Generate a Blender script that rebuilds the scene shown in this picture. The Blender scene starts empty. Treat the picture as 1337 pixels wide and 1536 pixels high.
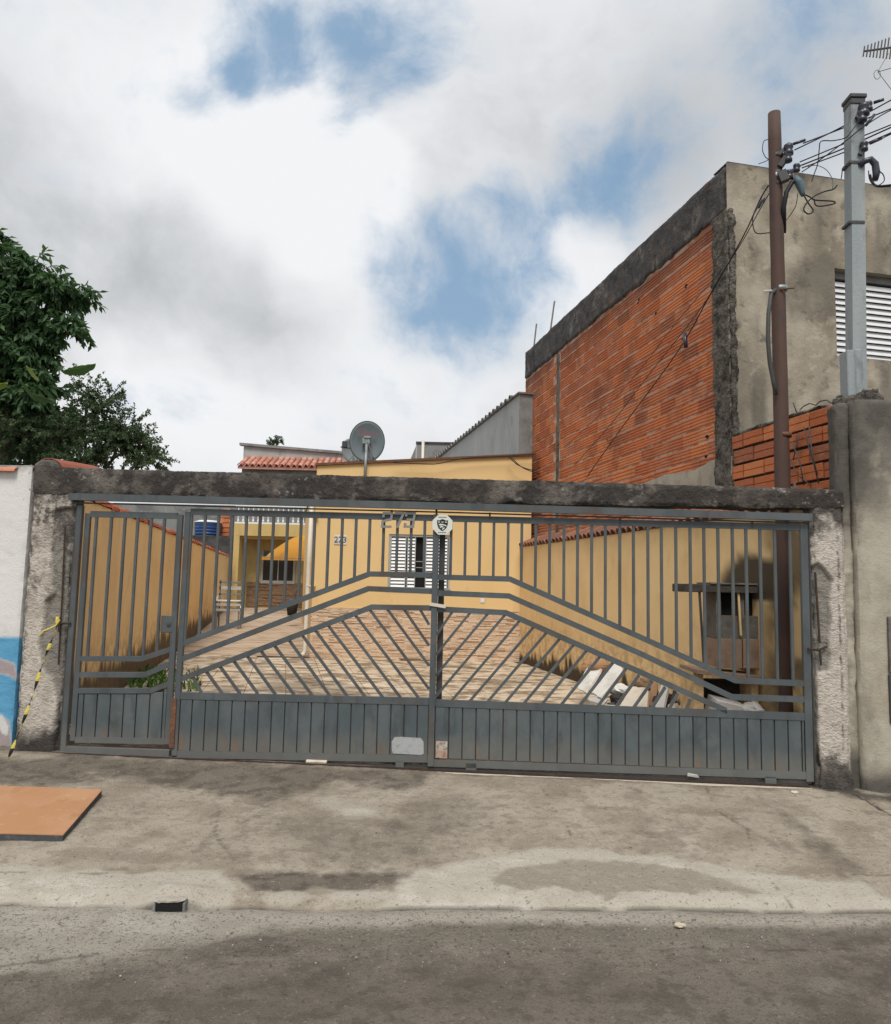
import bpy, math, random
import numpy as np
from mathutils import Vector, Matrix
random.seed(7); RNG = np.random.default_rng(11)
SC = bpy.context.scene; COL = SC.collection
PI = math.pi; R = math.radians

# ------------------------------------------------------------------ camera
CAM_P = np.array([0, 0, 1.62]); FPX = 1110.0; PITCH = R(5.5); ROLL = 0.022
_fw = np.array([0, math.cos(PITCH), math.sin(PITCH)])
_u0 = np.array([0, -math.sin(PITCH), math.cos(PITCH)]); _r0 = np.array([1.0, 0, 0])
_rt = math.cos(ROLL)*_r0 + math.sin(ROLL)*_u0
_up = -math.sin(ROLL)*_r0 + math.cos(ROLL)*_u0
cd = bpy.data.cameras.new('camera'); cam = bpy.data.objects.new('camera', cd); COL.objects.link(cam)
cam.matrix_world = Matrix(((_rt[0], _up[0], -_fw[0], CAM_P[0]), (_rt[1], _up[1], -_fw[1], CAM_P[1]),
                           (_rt[2], _up[2], -_fw[2], CAM_P[2]), (0, 0, 0, 1)))
cd.sensor_fit = 'VERTICAL'; cd.sensor_height = 36; cd.sensor_width = 36
cd.lens = FPX/1536*36; cd.clip_start = 0.05; cd.clip_end = 3000
SC.camera = cam

# ------------------------------------------------------------------ colours and the sky
def lin(*c):
    return tuple(((v/255)/12.92 if v/255 <= .04045 else ((v/255+.055)/1.055)**2.4) for v in c)
def ray(px, py):
    v = _fw + (px-668.5)/FPX*_rt - (py-768)/FPX*_up
    return v/np.linalg.norm(v)
SUN_AZ, SUN_EL = R(-179), R(56)
SUN_STRENGTH, SKY_STRENGTH, EXPOSURE = 2.0, 0.1, 0.55
world = bpy.data.worlds.new('World'); SC.world = world; world.use_nodes = True
def build_sky():
    nt = world.node_tree; nt.nodes.clear(); L = nt.links
    def N(t, **k):
        n = nt.nodes.new(t)
        for a, b in k.items(): setattr(n, a, b)
        return n
    def put(n, i, v):
        if isinstance(v, bpy.types.NodeSocket): L.new(v, n.inputs[i])
        else: n.inputs[i].default_value = v
    def ma(op, a, b=0.0, clamp=False):
        n = N('ShaderNodeMath', operation=op); n.use_clamp = clamp; put(n, 0, a); put(n, 1, b); return n.outputs[0]
    def mr(v, a, b, c, d):
        n = N('ShaderNodeMapRange', interpolation_type='SMOOTHSTEP')
        for i, x in enumerate((v, a, b, c, d)): put(n, i, x)
        return n.outputs[0]
    def mix(f, a, b):
        n = N('ShaderNodeMix', data_type='RGBA'); put(n, 0, f); put(n, 6, a); put(n, 7, b); return n.outputs[2]
    tc = N('ShaderNodeTexCoord').outputs['Generated']
    # wispy domain warp
    w = N('ShaderNodeTexNoise'); w.inputs['Scale'].default_value = 2.3; w.inputs['Detail'].default_value = 4; L.new(tc, w.inputs['Vector'])
    sub = N('ShaderNodeVectorMath', operation='SUBTRACT'); L.new(w.outputs['Color'], sub.inputs[0]); sub.inputs[1].default_value = (.5, .5, .5)
    scl = N('ShaderNodeVectorMath', operation='SCALE'); L.new(sub.outputs[0], scl.inputs[0]); scl.inputs['Scale'].default_value = .22
    add = N('ShaderNodeVectorMath', operation='ADD'); L.new(tc, add.inputs[0]); L.new(scl.outputs[0], add.inputs[1])
    v = add.outputs[0]
    def noise(scale, detail, rough, off=(0, 0, 0), st=(1, 1, 1)):
        m = N('ShaderNodeMapping'); m.inputs['Location'].default_value = off; m.inputs['Scale'].default_value = st; L.new(v, m.inputs['Vector'])
        n = N('ShaderNodeTexNoise'); n.inputs['Scale'].default_value = scale; n.inputs['Detail'].default_value = detail
        n.inputs['Roughness'].default_value = rough; L.new(m.outputs[0], n.inputs['Vector']); return n.outputs['Fac']
    n1 = noise(2.7, 12, .60, (3.1, 1.7, .4), (1, 1, 1.3)); n2 = noise(1.7, 6, .55, (7, 2, 5)); n3 = noise(6.5, 10, .62, (1, 9, 2)); n4 = noise(15, 8, .62, (4, 3, 8))
    def blobs(lst):
        acc = None
        for px, py, rad, wt in lst:
            d = ray(px, py)
            dp = N('ShaderNodeVectorMath', operation='DOT_PRODUCT'); L.new(v, dp.inputs[0]); dp.inputs[1].default_value = tuple(d)
            ln = N('ShaderNodeVectorMath', operation='LENGTH'); L.new(v, ln.inputs[0])
            dv = ma('DIVIDE', dp.outputs['Value'], ln.outputs['Value'])
            o = mr(dv, math.cos(rad), 1.0, 0.0, wt)
            acc = o if acc is None else ma('ADD', acc, o)
        return acc
    # blue gaps between the clouds
    gap = blobs([(690, 400, .16, .44), (610, 420, .12, .30), (820, 320, .12, .40), (940, 260, .12, .44), (990, 250, .08, .2), (640, 450, .10, .2), (400, 25, .09, .55), (480, 10, .12, .26), (590, 20, .15, .28), (670, 70, .12, .26), (345, 110, .06, .5), (420, 60, .07, .3), (520, 215, .05, .4), (620, 165, .07, .3), (560, 100, .08, .2),
                 (640, 120, .12, .16), (490, 130, .12, .18), (520, 230, .06, .15), (800, 40, .14, .12), (850, 200, .12, .06), (1020, 220, .18, .24), (1230, 120, .16, .26), (570, 590, .14, .24), (240, 580, .10, .22), (780, 480, .12, .20), (1000, 30, .1, .15), (540, 190, .16, -.18), (690, 240, .10, -.26), (780, 210, .10, -.14), (880, 370, .06, -.22), (760, 420, .05, -.1), (500, 90, .05, -.15),
                 (440, 240, .08, -.12), (560, 310, .07, -.16), (250, 250, .35, -.22), (880, 385, .06, -.16), (330, 90, .1, -.15), (420, 430, .2, -.2)])
    cover = ma('SUBTRACT', ma('ADD', ma('MULTIPLY', ma('SUBTRACT', n1, .5), 2.0), .62), ma('MULTIPLY', gap, .80))
    cover = ma('ADD', cover, ma('ADD', ma('MULTIPLY', ma('SUBTRACT', n3, .5), 1.5), ma('MULTIPLY', ma('SUBTRACT', n4, .5), .60)))
    cmask = mr(cover, -.30, .52, 0.14, 1.0)
    shade = blobs([(340, 450, .16, .24), (60, 470, .28, .24), (430, 510, .10, .24), (150, 340, .26, .14), (90, 60, .22, .18), (150, 600, .2, -.25), (480, 440, .05, -.25), (900, 130, .18, .2), (1150, 200, .2, .2), (1250, 40, .15, .15), (480, 280, .13, -.8), (400, 130, .13, -.6),
                   (200, 150, .14, -.25), (560, 320, .09, -.4), (300, 620, .16, -.35), (620, 530, .2, -.15), (840, 420, .1, -.3), (500, 620, .12, -.1)])
    sh = ma('ADD', ma('ADD', ma('MULTIPLY', ma('SUBTRACT', n2, .5), 1.2), ma('MULTIPLY', ma('SUBTRACT', n1, .5), .9)), ma('ADD', shade, .25))
    sh = ma('ADD', sh, ma('ADD', ma('MULTIPLY', ma('SUBTRACT', n3, .5), .8), ma('MULTIPLY', ma('SUBTRACT', n4, .5), .3)))
    shm = mr(sh, -.25, 1.2, 0.0, 1.0)
    cl = mix(shm, (6.1, 6.2, 6.35, 1), (2.85, 2.97, 3.1, 1))
    sky = N('ShaderNodeTexSky', sky_type='NISHITA', sun_disc=False)
    sky.sun_elevation = SUN_EL; sky.sun_rotation = SUN_AZ % (2*PI); sky.air_density = 1.3; sky.dust_density = 2.5; sky.ozone_density = 2.5
    tint = mix(.85, sky.outputs[0], (1.15, 2.3, 3.65, 1))
    col = mix(cmask, tint, cl)
    bg = N('ShaderNodeBackground'); L.new(col, bg.inputs['Color']); bg.inputs['Strength'].default_value = SKY_STRENGTH
    out = N('ShaderNodeOutputWorld'); L.new(bg.outputs[0], out.inputs[0])
build_sky()
sl = bpy.data.lights.new('sun', 'SUN'); sl.energy = SUN_STRENGTH; sl.angle = R(24); sl.color = (1, .95, .87)
so = bpy.data.objects.new('sun', sl); COL.objects.link(so)
_sd = Vector((math.sin(SUN_AZ)*math.cos(SUN_EL), math.cos(SUN_AZ)*math.cos(SUN_EL), math.sin(SUN_EL)))
so.rotation_euler = _sd.to_track_quat('Z', 'Y').to_euler(); so.location = (0, 0, 30)
SC.view_settings.view_transform = 'Standard'; SC.view_settings.look = 'None'
SC.view_settings.exposure = EXPOSURE; SC.view_settings.gamma = 1; SC.view_settings.use_curve_mapping = False

# ------------------------------------------------------------------ measuring helpers (photograph pixel -> point on a real plane)
def pl(px, py, O, n):
    d = ray(px, py); return CAM_P + d*(np.dot(np.array(O, float)-CAM_P, n)/np.dot(d, n))
def AT(px, py, y): return pl(px, py, (0, y, 0), np.array([0, 1.0, 0]))
def ATZ(px, py, z): return pl(px, py, (0, 0, z), np.array([0, 0, 1.0]))
GYAW = math.atan(.065); GO = np.array([0, 6.5, 0.0])
gx = np.array([math.cos(GYAW), -math.sin(GYAW), 0]); gn = np.array([math.sin(GYAW), math.cos(GYAW), 0])
def G(px, py, n=0.0):
    p = pl(px, py, GO+gn*n, gn); return float((p-GO)@gx), n, float(p[2])
LYAW = math.atan(.2145)
ls = np.array([math.cos(LYAW), math.sin(LYAW), 0]); ld = np.array([-math.sin(LYAW), math.cos(LYAW), 0])
B0 = np.array([3.30, 8.45, 0.0])
def BL(p): q = np.array(p)-B0; return float(q@ls), float(q@ld), float(p[2])
def BS(px, py, x=0.0): return BL(pl(px, py, B0+ls*x, ls))          # on the neighbour's side wall
def BF(px, py, y=0.0): return BL(pl(px, py, B0+ld*y, ld))          # on the neighbour's front

# ------------------------------------------------------------------ numpy noise
def _hash(i, j, k, s):
    h = (i*374761393 + j*668265263 + k*2147483647 + s*974634777) & 0xffffffff
    h = ((h ^ (h >> 13))*1274126177) & 0xffffffff
    return ((h ^ (h >> 16)) & 0xffff)/65535.0
def vnoise(p, s=0):
    p = np.asarray(p, float); i = np.floor(p).astype(np.int64); f = p-i; f = f*f*(3-2*f); r = 0
    for a in (0, 1):
        for b in (0, 1):
            for c in (0, 1):
                w = (f[:, 0] if a else 1-f[:, 0])*(f[:, 1] if b else 1-f[:, 1])*(f[:, 2] if c else 1-f[:, 2])
                r = r + w*_hash(i[:, 0]+a, i[:, 1]+b, i[:, 2]+c, s)
    return r
def fbm(p, sc=1.0, o=4, s=0, g=.5):
    r = 0; a = 1; t = 0; p = np.asarray(p, float)*sc
    for k in range(o):
        r = r + a*vnoise(p, s+k*17); t += a; a *= g; p = p*2.03+11.3
    return r/t - .5
def sstep(x, a, b):
    t = np.clip((x-a)/(b-a), 0, 1); return t*t*(3-2*t)
def polymask(X, Y, poly, soft=.03, warp=None):
    d = np.full(X.shape, 1e9); ins = np.zeros(X.shape, bool); n = len(poly)
    for i in range(n):
        x0, y0 = poly[i]; x1, y1 = poly[(i+1) % n]; ex, ey = x1-x0, y1-y0
        t = np.clip(((X-x0)*ex+(Y-y0)*ey)/(ex*ex+ey*ey+1e-12), 0, 1)
        d = np.minimum(d, np.hypot(X-x0-t*ex, Y-y0-t*ey))
        c = ((y0 > Y) != (y1 > Y)) & (X < (x1-x0)*(Y-y0)/((y1-y0) if y1 != y0 else 1e-9)+x0); ins ^= c
    sd = np.where(ins, -d, d)
    if warp is not None: sd = sd+warp
    return sstep(-sd, -soft, soft)

# ------------------------------------------------------------------ mesh helpers
class MB:
    def __init__(s): s.v = []; s.f = []
    def add(s, vs, fs):
        o = len(s.v); s.v += [tuple(map(float, q)) for q in vs]; s.f += [tuple(o+i for i in f) for f in fs]; return s
    def box(s, x0, x1, y0, y1, z0, z1, bev=0.0):
        if bev <= 0:
            return s.add([(x, y, z) for x in (x0, x1) for y in (y0, y1) for z in (z0, z1)],
                     [(0, 1, 3, 2), (4, 6, 7, 5), (0, 4, 5, 1), (2, 3, 7, 6), (0, 2, 6, 4), (1, 5, 7, 3)])
        c = np.array([(x0+x1)/2, (y0+y1)/2, (z0+z1)/2]); h = np.array([x1-x0, y1-y0, z1-z0])/2; b = min(bev, h.min()*.9)
        vs = []; ix = {}
        for sx in (-1, 1):
            for sy in (-1, 1):
                for sz in (-1, 1):
                    sg = np.array([sx, sy, sz])
                    for a in range(3):
                        q = h-b; q = q.copy(); q[a] = h[a]; ix[(sx, sy, sz, a)] = len(vs); vs.append(c+sg*q)
        fs = []
        for a in range(3):
            b1, b2 = [(1, 2), (2, 0), (0, 1)][a]
            for sg in (-1, 1):
                def k(p, q):
                    t = [0, 0, 0]; t[a] = sg; t[b1] = p; t[b2] = q; return ix[(*t, a)]
                q = [k(-1, -1), k(1, -1), k(1, 1), k(-1, 1)]
                fs.append(tuple(q if sg > 0 else q[::-1]))
            for p in (-1, 1):
                for q in (-1, 1):
                    def e(t0, ax):
                        t = [0, 0, 0]; t[a] = t0; t[b1] = p; t[b2] = q; return ix[(*t, ax)]
                    fs.append((e(-1, b1), e(1, b1), e(1, b2), e(-1, b2)) if p*q > 0 else (e(-1, b2), e(1, b2), e(1, b1), e(-1, b1)))
        for sx in (-1, 1):
            for sy in (-1, 1):
                for sz in (-1, 1):
                    t = [ix[(sx, sy, sz, a)] for a in range(3)]; fs.append(tuple(t if sx*sy*sz > 0 else t[::-1]))
        return s.add(vs, fs)
    def bar(s, p0, p1, w, h, up=(0, 0, 1)):
        p0 = Vector(p0); p1 = Vector(p1); d = (p1-p0).normalized(); up = Vector(up)
        sd = d.cross(up)
        if sd.length < 1e-4: sd = d.cross(Vector((1, 0, 0)))
        sd.normalize(); u = sd.cross(d)
        vs = [p+sd*a*w/2+u*b*h/2 for p in (p0, p1) for a, b in ((-1, -1), (1, -1), (1, 1), (-1, 1))]
        return s.add(vs, [(0, 1, 2, 3), (7, 6, 5, 4), (0, 4, 5, 1), (1, 5, 6, 2), (2, 6, 7, 3), (3, 7, 4, 0)])
    def tube(s, pts, r, seg=6, cap=True):
        pts = [Vector(p) for p in pts]; n = len(pts); rr = r if hasattr(r, '__len__') else [r]*n; vs = []; nrm = None
        for i, p in enumerate(pts):
            t = (pts[min(i+1, n-1)]-pts[max(i-1, 0)]).normalized()
            if nrm is None: nrm = t.orthogonal().normalized()
            nrm = (nrm-t*nrm.dot(t)).normalized(); b = t.cross(nrm)
            vs += [p+(nrm*math.cos(2*PI*k/seg)+b*math.sin(2*PI*k/seg))*rr[i] for k in range(seg)]
        fs = [(i*seg+k, i*seg+(k+1) % seg, (i+1)*seg+(k+1) % seg, (i+1)*seg+k) for i in range(n-1) for k in range(seg)]
        if cap: fs += [tuple(range(seg))[::-1], tuple((n-1)*seg+k for k in range(seg))]
        return s.add(vs, fs)
    def lathe(s, prof, c=(0, 0, 0), seg=24):
        n = len(prof)
        vs = [(c[0]+r*math.cos(2*PI*k/seg), c[1]+r*math.sin(2*PI*k/seg), c[2]+z) for r, z in prof for k in range(seg)]
        fs = [(i*seg+k, i*seg+(k+1) % seg, (i+1)*seg+(k+1) % seg, (i+1)*seg+k) for i in range(n-1) for k in range(seg)]
        fs += [tuple(range(seg))[::-1], tuple((n-1)*seg+k for k in range(seg))]
        return s.add(vs, fs)
    def prism(s, poly, y0, y1):                                    # outline in x-z, thickness along y
        n = len(poly)
        return s.add([(x, y0, z) for x, z in poly]+[(x, y1, z) for x, z in poly],
                     [tuple(range(n)), tuple(range(n, 2*n))[::-1]]+[(i, i+n, (i+1) % n+n, (i+1) % n) for i in range(n)])
    def mesh(s, name, mat=None, smooth=False, fix=True):
        m = bpy.data.meshes.new(name); m.from_pydata(s.v, [], s.f)
        if mat: m.materials.append(mat)
        if smooth: m.shade_smooth()
        m.update(); return m
def put(name, m, parent=None, loc=None, rot=None):
    o = bpy.data.objects.new(name, m); COL.objects.link(o)
    if parent: o.parent = parent
    if loc is not None: o.location = loc
    if rot is not None: o.rotation_euler = rot
    return o
def obj(name, mb, mat, parent=None, smooth=False): return put(name, mb.mesh(name, mat, smooth), parent)
def tag(o, label=None, cat=None, group=None, kind=None):
    for k, v in (('label', label), ('category', cat), ('group', group), ('kind', kind)):
        if v: o[k] = v
    return o
def E(name, label, cat, loc=(0, 0, 0), rz=0.0, group=None):
    o = bpy.data.objects.new(name, None); COL.objects.link(o); o.location = tuple(map(float, loc)); o.rotation_euler = (0, 0, rz)
    o.empty_display_size = .2; return tag(o, label, cat, group)
def np_mesh(name, V, Fq, mat, attrs=None, smooth=True):
    m = bpy.data.meshes.new(name); V = np.asarray(V, np.float32); Fq = np.asarray(Fq, np.int32)
    m.vertices.add(len(V)); m.vertices.foreach_set('co', V.ravel()); k = Fq.shape[1]
    m.loops.add(Fq.size); m.loops.foreach_set('vertex_index', Fq.ravel())
    m.polygons.add(len(Fq)); m.polygons.foreach_set('loop_start', np.arange(0, Fq.size, k, dtype=np.int32))
    try: m.polygons.foreach_set('loop_total', np.full(len(Fq), k, np.int32))
    except Exception: pass
    m.update(calc_edges=True); m.validate()
    for n, a in (attrs or {}).items():
        at = m.attributes.new(n, 'FLOAT', 'POINT'); at.data.foreach_set('value', np.asarray(a, np.float32))
    if mat: m.materials.append(mat)
    if smooth: m.shade_smooth()
    return m
def gridfaces(nu, nv, flip=False):
    i, j = np.meshgrid(np.arange(nu-1), np.arange(nv-1), indexing='ij'); a = (i*nv+j).ravel()
    q = np.stack([a, a+nv, a+nv+1, a+1], 1); return q[:, ::-1] if flip else q
def rough_box(name, x0, x1, y0, y1, z0, z1, res, mat, parent=None, amp=.01, sc=6, fine=.003, seed=0, masks=None, edge=.012, post=None, nobottom=False):
    """a masonry block whose faces and edges are uneven; masks(P) -> dict of attributes"""
    Vs = []; Fs = []; off = 0
    def ax(a, b): return np.linspace(a, b, max(2, int(round(abs(b-a)/res))+1))
    X, Y, Z = ax(x0, x1), ax(y0, y1), ax(z0, z1)
    for a, b, fixed, axis, side in ((Y, Z, x0, 0, -1), (Y, Z, x1, 0, 1), (X, Z, y0, 1, -1), (X, Z, y1, 1, 1), (X, Y, z0, 2, -1), (X, Y, z1, 2, 1)):
        if axis == 2 and side == -1 and nobottom: continue
        A, Bv = np.meshgrid(a, b, indexing='ij'); A = A.ravel(); Bv = Bv.ravel(); C = np.full(A.shape, fixed)
        P = np.stack({0: (C, A, Bv), 1: (A, C, Bv), 2: (A, Bv, C)}[axis], 1)
        flip = {0: side < 0, 1: side > 0, 2: side < 0}[axis]
        Vs.append(P); Fs.append(gridfaces(len(a), len(b), flip)+off); off += len(P)
    P = np.concatenate(Vs); Fq = np.concatenate(Fs); P0 = P.copy()
    c = np.array([(x0+x1)/2, (y0+y1)/2, (z0+z1)/2]); h = np.array([x1-x0, y1-y0, z1-z0])/2; q = (P-c)
    near = sstep(np.abs(q), h-.04, h)                               # rounded, chipped edges
    cnt = near.sum(1); pull = np.clip(cnt-1, 0, 2)*edge*(1+3*np.maximum(0, fbm(P0, 5, 3, seed+5)*2))
    P = P-np.sign(q)*near*pull[:, None]
    for k in range(3): P[:, k] += fbm(P0, sc, 4, seed+31*k)*amp*2+fbm(P0, sc*8, 2, seed+7*k)*fine*2
    if post is not None: P = post(P, P0)
    at = masks(P0) if masks else None
    return put(name, np_mesh(name, P, Fq, mat, at), parent)

# ------------------------------------------------------------------ materials
class Mat:
    def __init__(s, name, base, layers=(), rough=.9, bump=(), spec=.25, metallic=0.0, island=None, dist=.02, trans=0.0, local=False):
        s.m = bpy.data.materials.new(name); s.m.use_nodes = True; s.nt = s.m.node_tree; s.L = s.nt.links
        s.b = s.nt.nodes['Principled BSDF']
        if local: s.P = s.N('ShaderNodeTexCoord').outputs['Object']
        else: s.P = s.N('ShaderNodeNewGeometry').outputs['Position']
        col = s.rgb(base)
        if island:                                                   # per-piece colours
            rp = s.N('ShaderNodeValToRGB'); r0 = s.N('ShaderNodeNewGeometry').outputs['Random Per Island']; r1 = s.N('ShaderNodeObjectInfo').outputs['Random']
            f = s.ma('FRACT', s.ma('ADD', r0, r1)); s.L.new(f, rp.inputs[0]); els = rp.color_ramp.elements; n = len(island)
            rp.color_ramp.interpolation = 'CONSTANT'
            while len(els) < n: els.new(.5)
            for i, (t, c) in enumerate(island): els[i].position = t; els[i].color = (*c, 1)
            col = rp.outputs[0]
        for lc, spec_, st in layers:
            f = None
            for q in (spec_ if isinstance(spec_, list) else [spec_]):
                k = s.mask(q); f = k if f is None else s.ma('MULTIPLY', f, k)
            f = s.ma('MULTIPLY', f, st, True); n = s.N('ShaderNodeMix', data_type='RGBA')
            if lc == 'dark': n.blend_type = 'MULTIPLY'; lc = (.45, .42, .4)
            s.L.new(f, n.inputs[0]); s.L.new(col, n.inputs[6]); n.inputs[7].default_value = (*lc, 1); col = n.outputs[2]
        s.L.new(col, s.b.inputs['Base Color'])
        s.b.inputs['Roughness'].default_value = rough; s.b.inputs['Metallic'].default_value = metallic; s.b.inputs['Specular IOR Level'].default_value = spec
        if trans: s.b.inputs['Transmission Weight'].default_value = trans
        h = None
        for sc, st, stretch in bump:
            k = s.ma('MULTIPLY', s.noise(sc, 5, stretch, .6), st); h = k if h is None else s.ma('ADD', h, k)
        if h is not None:
            bn = s.N('ShaderNodeBump'); bn.inputs['Distance'].default_value = dist; s.L.new(h, bn.inputs['Height']); s.L.new(bn.outputs[0], s.b.inputs['Normal'])
    def N(s, t, **k):
        n = s.nt.nodes.new(t)
        for a, b in k.items(): setattr(n, a, b)
        return n
    def rgb(s, c):
        n = s.N('ShaderNodeRGB'); n.outputs[0].default_value = (*c, 1); return n.outputs[0]
    def ma(s, op, a, b=0.0, clamp=False):
        n = s.N('ShaderNodeMath', operation=op); n.use_clamp = clamp
        for i, v in enumerate((a, b)):
            if isinstance(v, bpy.types.NodeSocket): s.L.new(v, n.inputs[i])
            else: n.inputs[i].default_value = v
        return n.outputs[0]
    def mr(s, v, a, b, c=0.0, d=1.0):
        n = s.N('ShaderNodeMapRange', interpolation_type='SMOOTHSTEP'); s.L.new(v, n.inputs[0])
        for i, x in enumerate((a, b, c, d)): n.inputs[i+1].default_value = x
        return n.outputs[0]
    def noise(s, sc, det=5, stretch=(1, 1, 1), ro=.55, off=0.0):
        m = s.N('ShaderNodeMapping'); m.inputs['Scale'].default_value = stretch; m.inputs['Location'].default_value = (off, off*1.7, off*.6); s.L.new(s.P, m.inputs['Vector'])
        n = s.N('ShaderNodeTexNoise'); n.inputs['Scale'].default_value = sc; n.inputs['Detail'].default_value = det; n.inputs['Roughness'].default_value = ro
        s.L.new(m.outputs[0], n.inputs['Vector']); return n.outputs['Fac']
    def mask(s, q):
        k = q[0]
        if k == 'n':                                                 # noise: scale, lo, hi, stretch, detail
            return s.mr(s.noise(q[1], q[5] if len(q) > 5 else 5, q[4] if len(q) > 4 else (1, 1, 1), .6, off=q[1]*1.3), q[2], q[3])
        if k == 'a':
            n = s.N('ShaderNodeAttribute'); n.attribute_name = q[1]; return n.outputs['Fac']
        if k == 'z':                                                 # height: full at/below z0, none at z1, wobble, wobble scale, stretch
            sp = s.N('ShaderNodeSeparateXYZ'); s.L.new(s.P, sp.inputs[0]); z = sp.outputs[2]
            if len(q) > 3: z = s.ma('ADD', z, s.ma('MULTIPLY', s.ma('SUBTRACT', s.noise(q[4], 4, q[5] if len(q) > 5 else (1, 1, 1), .6), .5), q[3]))
            if q[1] < q[2]: return s.ma('SUBTRACT', 1.0, s.mr(z, q[1], q[2]))
            return s.mr(z, q[2], q[1])
        if k == 'f': return s.ma('ADD', 0.0, q[1])
M = {}
def mk(key, *a, **k): M[key] = Mat(key, *a, **k).m
V3 = (1, 1, 1)
mk('gate_paint', (.068, .081, .088), [((.105, .12, .125), ('n', 3, .42, .7), .6), ((.042, .05, .054), ('n', 9, .48, .7, (1, 1, .25)), .6), ((.07, .055, .045), ('n', 2.1, .52, .66), .6), ((.15, .07, .035), [('n', 20, .62, .72)], .7), ((.17, .165, .15), ('z', .12, .42, .3, 5), .45)], rough=.5, spec=.4, bump=[(60, .1, V3)], dist=.003)
mk('gate_panel', (.068, .086, .094), [((.10, .12, .128), ('n', 4, .42, .68, (1, 1, .6)), .8), ((.038, .046, .05), ('n', 8, .48, .68, (1, 1, .3)), .6), ((.14, .07, .038), [('n', 26, .63, .72)], .6), ((.12, .13, .125), ('n', 2.3, .54, .66), .5), ((.15, .075, .04), [('z', .12, .34, .3, 6, (1, 1, .5)), ('n', 11, .54, .66, (1, 1, .18))], .8), ((.17, .155, .13), ('z', .13, .36, .3, 6, (1, 1, .5)), .5)], rough=.48, spec=.4, bump=[(30, .15, V3)], dist=.004)
mk('rust_dark', (.05, .036, .03), [((.10, .055, .035), ('n', 14, .5, .7), .7)], rough=.9, bump=[(60, .4, V3)])
mk('rust', (.13, .065, .04), [((.25, .11, .05), ('n', 14, .45, .7), .7), ((.09, .09, .095), ('n', 30, .5, .7), .6)], rough=.9, bump=[(60, .4, V3)])
mk('dark_steel', (.05, .052, .055), [((.12, .07, .045), ('n', 20, .5, .75), .6)], rough=.6, spec=.4)
mk('zinc', (.42, .44, .45), [((.2, .11, .07), ('n', 9, .62, .75), .7), ((.22, .23, .24), ('n', 25, .5, .75), .6)], rough=.45, spec=.5, metallic=.3)
mk('zinc_rusty', (.42, .4, .36), [((.32, .12, .045), ('n', 6, .42, .6), .9), ((.1, .06, .045), ('n', 30, .55, .7), .7)], rough=.6, spec=.4)
mk('silver_digit', (.2, .2, .19), [((.1, .1, .1), ('n', 30, .5, .75), .5)], rough=.5, spec=.5)
mk('sign_white', (.6, .62, .58), [((.35, .36, .33), ('n', 20, .5, .8), .4)], rough=.5)
mk('sign_black', (.02, .02, .022), rough=.5)
mk('lintel', (.14, .126, .112), [((.032, .029, .028), ('n', 4, .40, .56), .9), ((.05, .042, .037), ('n', 1.6, .44, .6), .6), ((.19, .175, .155), [('n', 9, .52, .64), ('n', 2.1, .48, .6)], .8), ((.34, .32, .29), [('n', 22, .58, .68), ('n', 3.1, .5, .62)], .8), ((.015, .015, .014), ('n', 30, .55, .70), .6), ((.55, .53, .5), ('n', 34, .72, .78), .7), ((.12, .1, .06), ('n', 7, .6, .75), .35)], bump=[(12, .6, V3), (45, .45, V3), (120, .2, V3)], dist=.03)
mk('post_paint', (.54, .495, .44), [((.30, .27, .235), ('n', 24, .50, .66, (1, 1, 1.6)), .65), ((.40, .36, .31), ('n', 4, .46, .62), .7), ((.25, .235, .21), ('a', 'bare'), 1.0), ((.05, .045, .042), [('a', 'mold')], 1.0), ((.09, .08, .07), [('a', 'mold2'), ('n', 18, .4, .6)], .95), ((.16, .14, .12), ('n', 60, .62, .75), .7), ((.14, .13, .115), ('a', 'crack_or_shade'), .9)], bump=[(14, .5, V3), (40, .7, (1, 1, 1.5)), (110, .25, V3)], dist=.03)
mk('white_wall', (.63, .63, .62), [((.34, .34, .33), ('n', 3, .5, .8), .3), ((.13, .12, .11), [('n', 26, .6, .7), ('a', 'edge')], .8), ((.10, .31, .50), ('a', 'blue'), 1.0), ((.06, .21, .36), [('a', 'blue'), ('n', 7, .45, .7, (1, 1, 3))], .6), ((.32, .27, .28), ('a', 'grey'), 1.0), ((.55, .56, .55), ('a', 'pale'), 1.0), ((.12, .11, .1), ('a', 'top'), .9)], bump=[(50, .2, V3), (6, .2, V3)])
mk('plaster', (.31, .275, .215), [((.20, .18, .145), ('n', 3.2, .53, .66, (1, 1, .16)), .4), ((.41, .37, .30), ('n', 2.2, .42, .62), .8), ((.20, .175, .135), ('n', 1.1, .46, .62, (1, 1, .7)), .7), ((.115, .105, .085), [('n', 4.5, .50, .64), ('n', 1.3, .46, .56)], .8), ((.44, .40, .33), [('n', 7, .52, .62), ('n', 1.7, .5, .6)], .6), ((.22, .15, .09), [('n', 2.4, .56, .72)], .35), ((.05, .047, .043), ('a', 'mold'), .9), ((.1, .095, .09), ('n', 45, .66, .76), .4)], bump=[(5, .5, V3), (25, .3, V3), (90, .2, V3)], dist=.02)
mk('plaster_front', (.34, .31, .25), [((.22, .20, .165), ('n', 4, .52, .66, (1, 1, .14)), .45), ((.42, .39, .32), ('n', 2.5, .42, .66), .8), ((.17, .155, .13), ('n', 3.5, .5, .7, (1, 1, .5)), .6), ((.30, .21, .11), [('n', 3.1, .55, .7), ('z', .7, 1.5)], .5), ((.045, .042, .04), ('a', 'mold'), .95), ((.13, .12, .105), [('a', 'mold2'), ('n', 6, .4, .65)], .85)], bump=[(5, .4, V3), (25, .3, V3), (90, .25, V3)], dist=.02)
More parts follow.
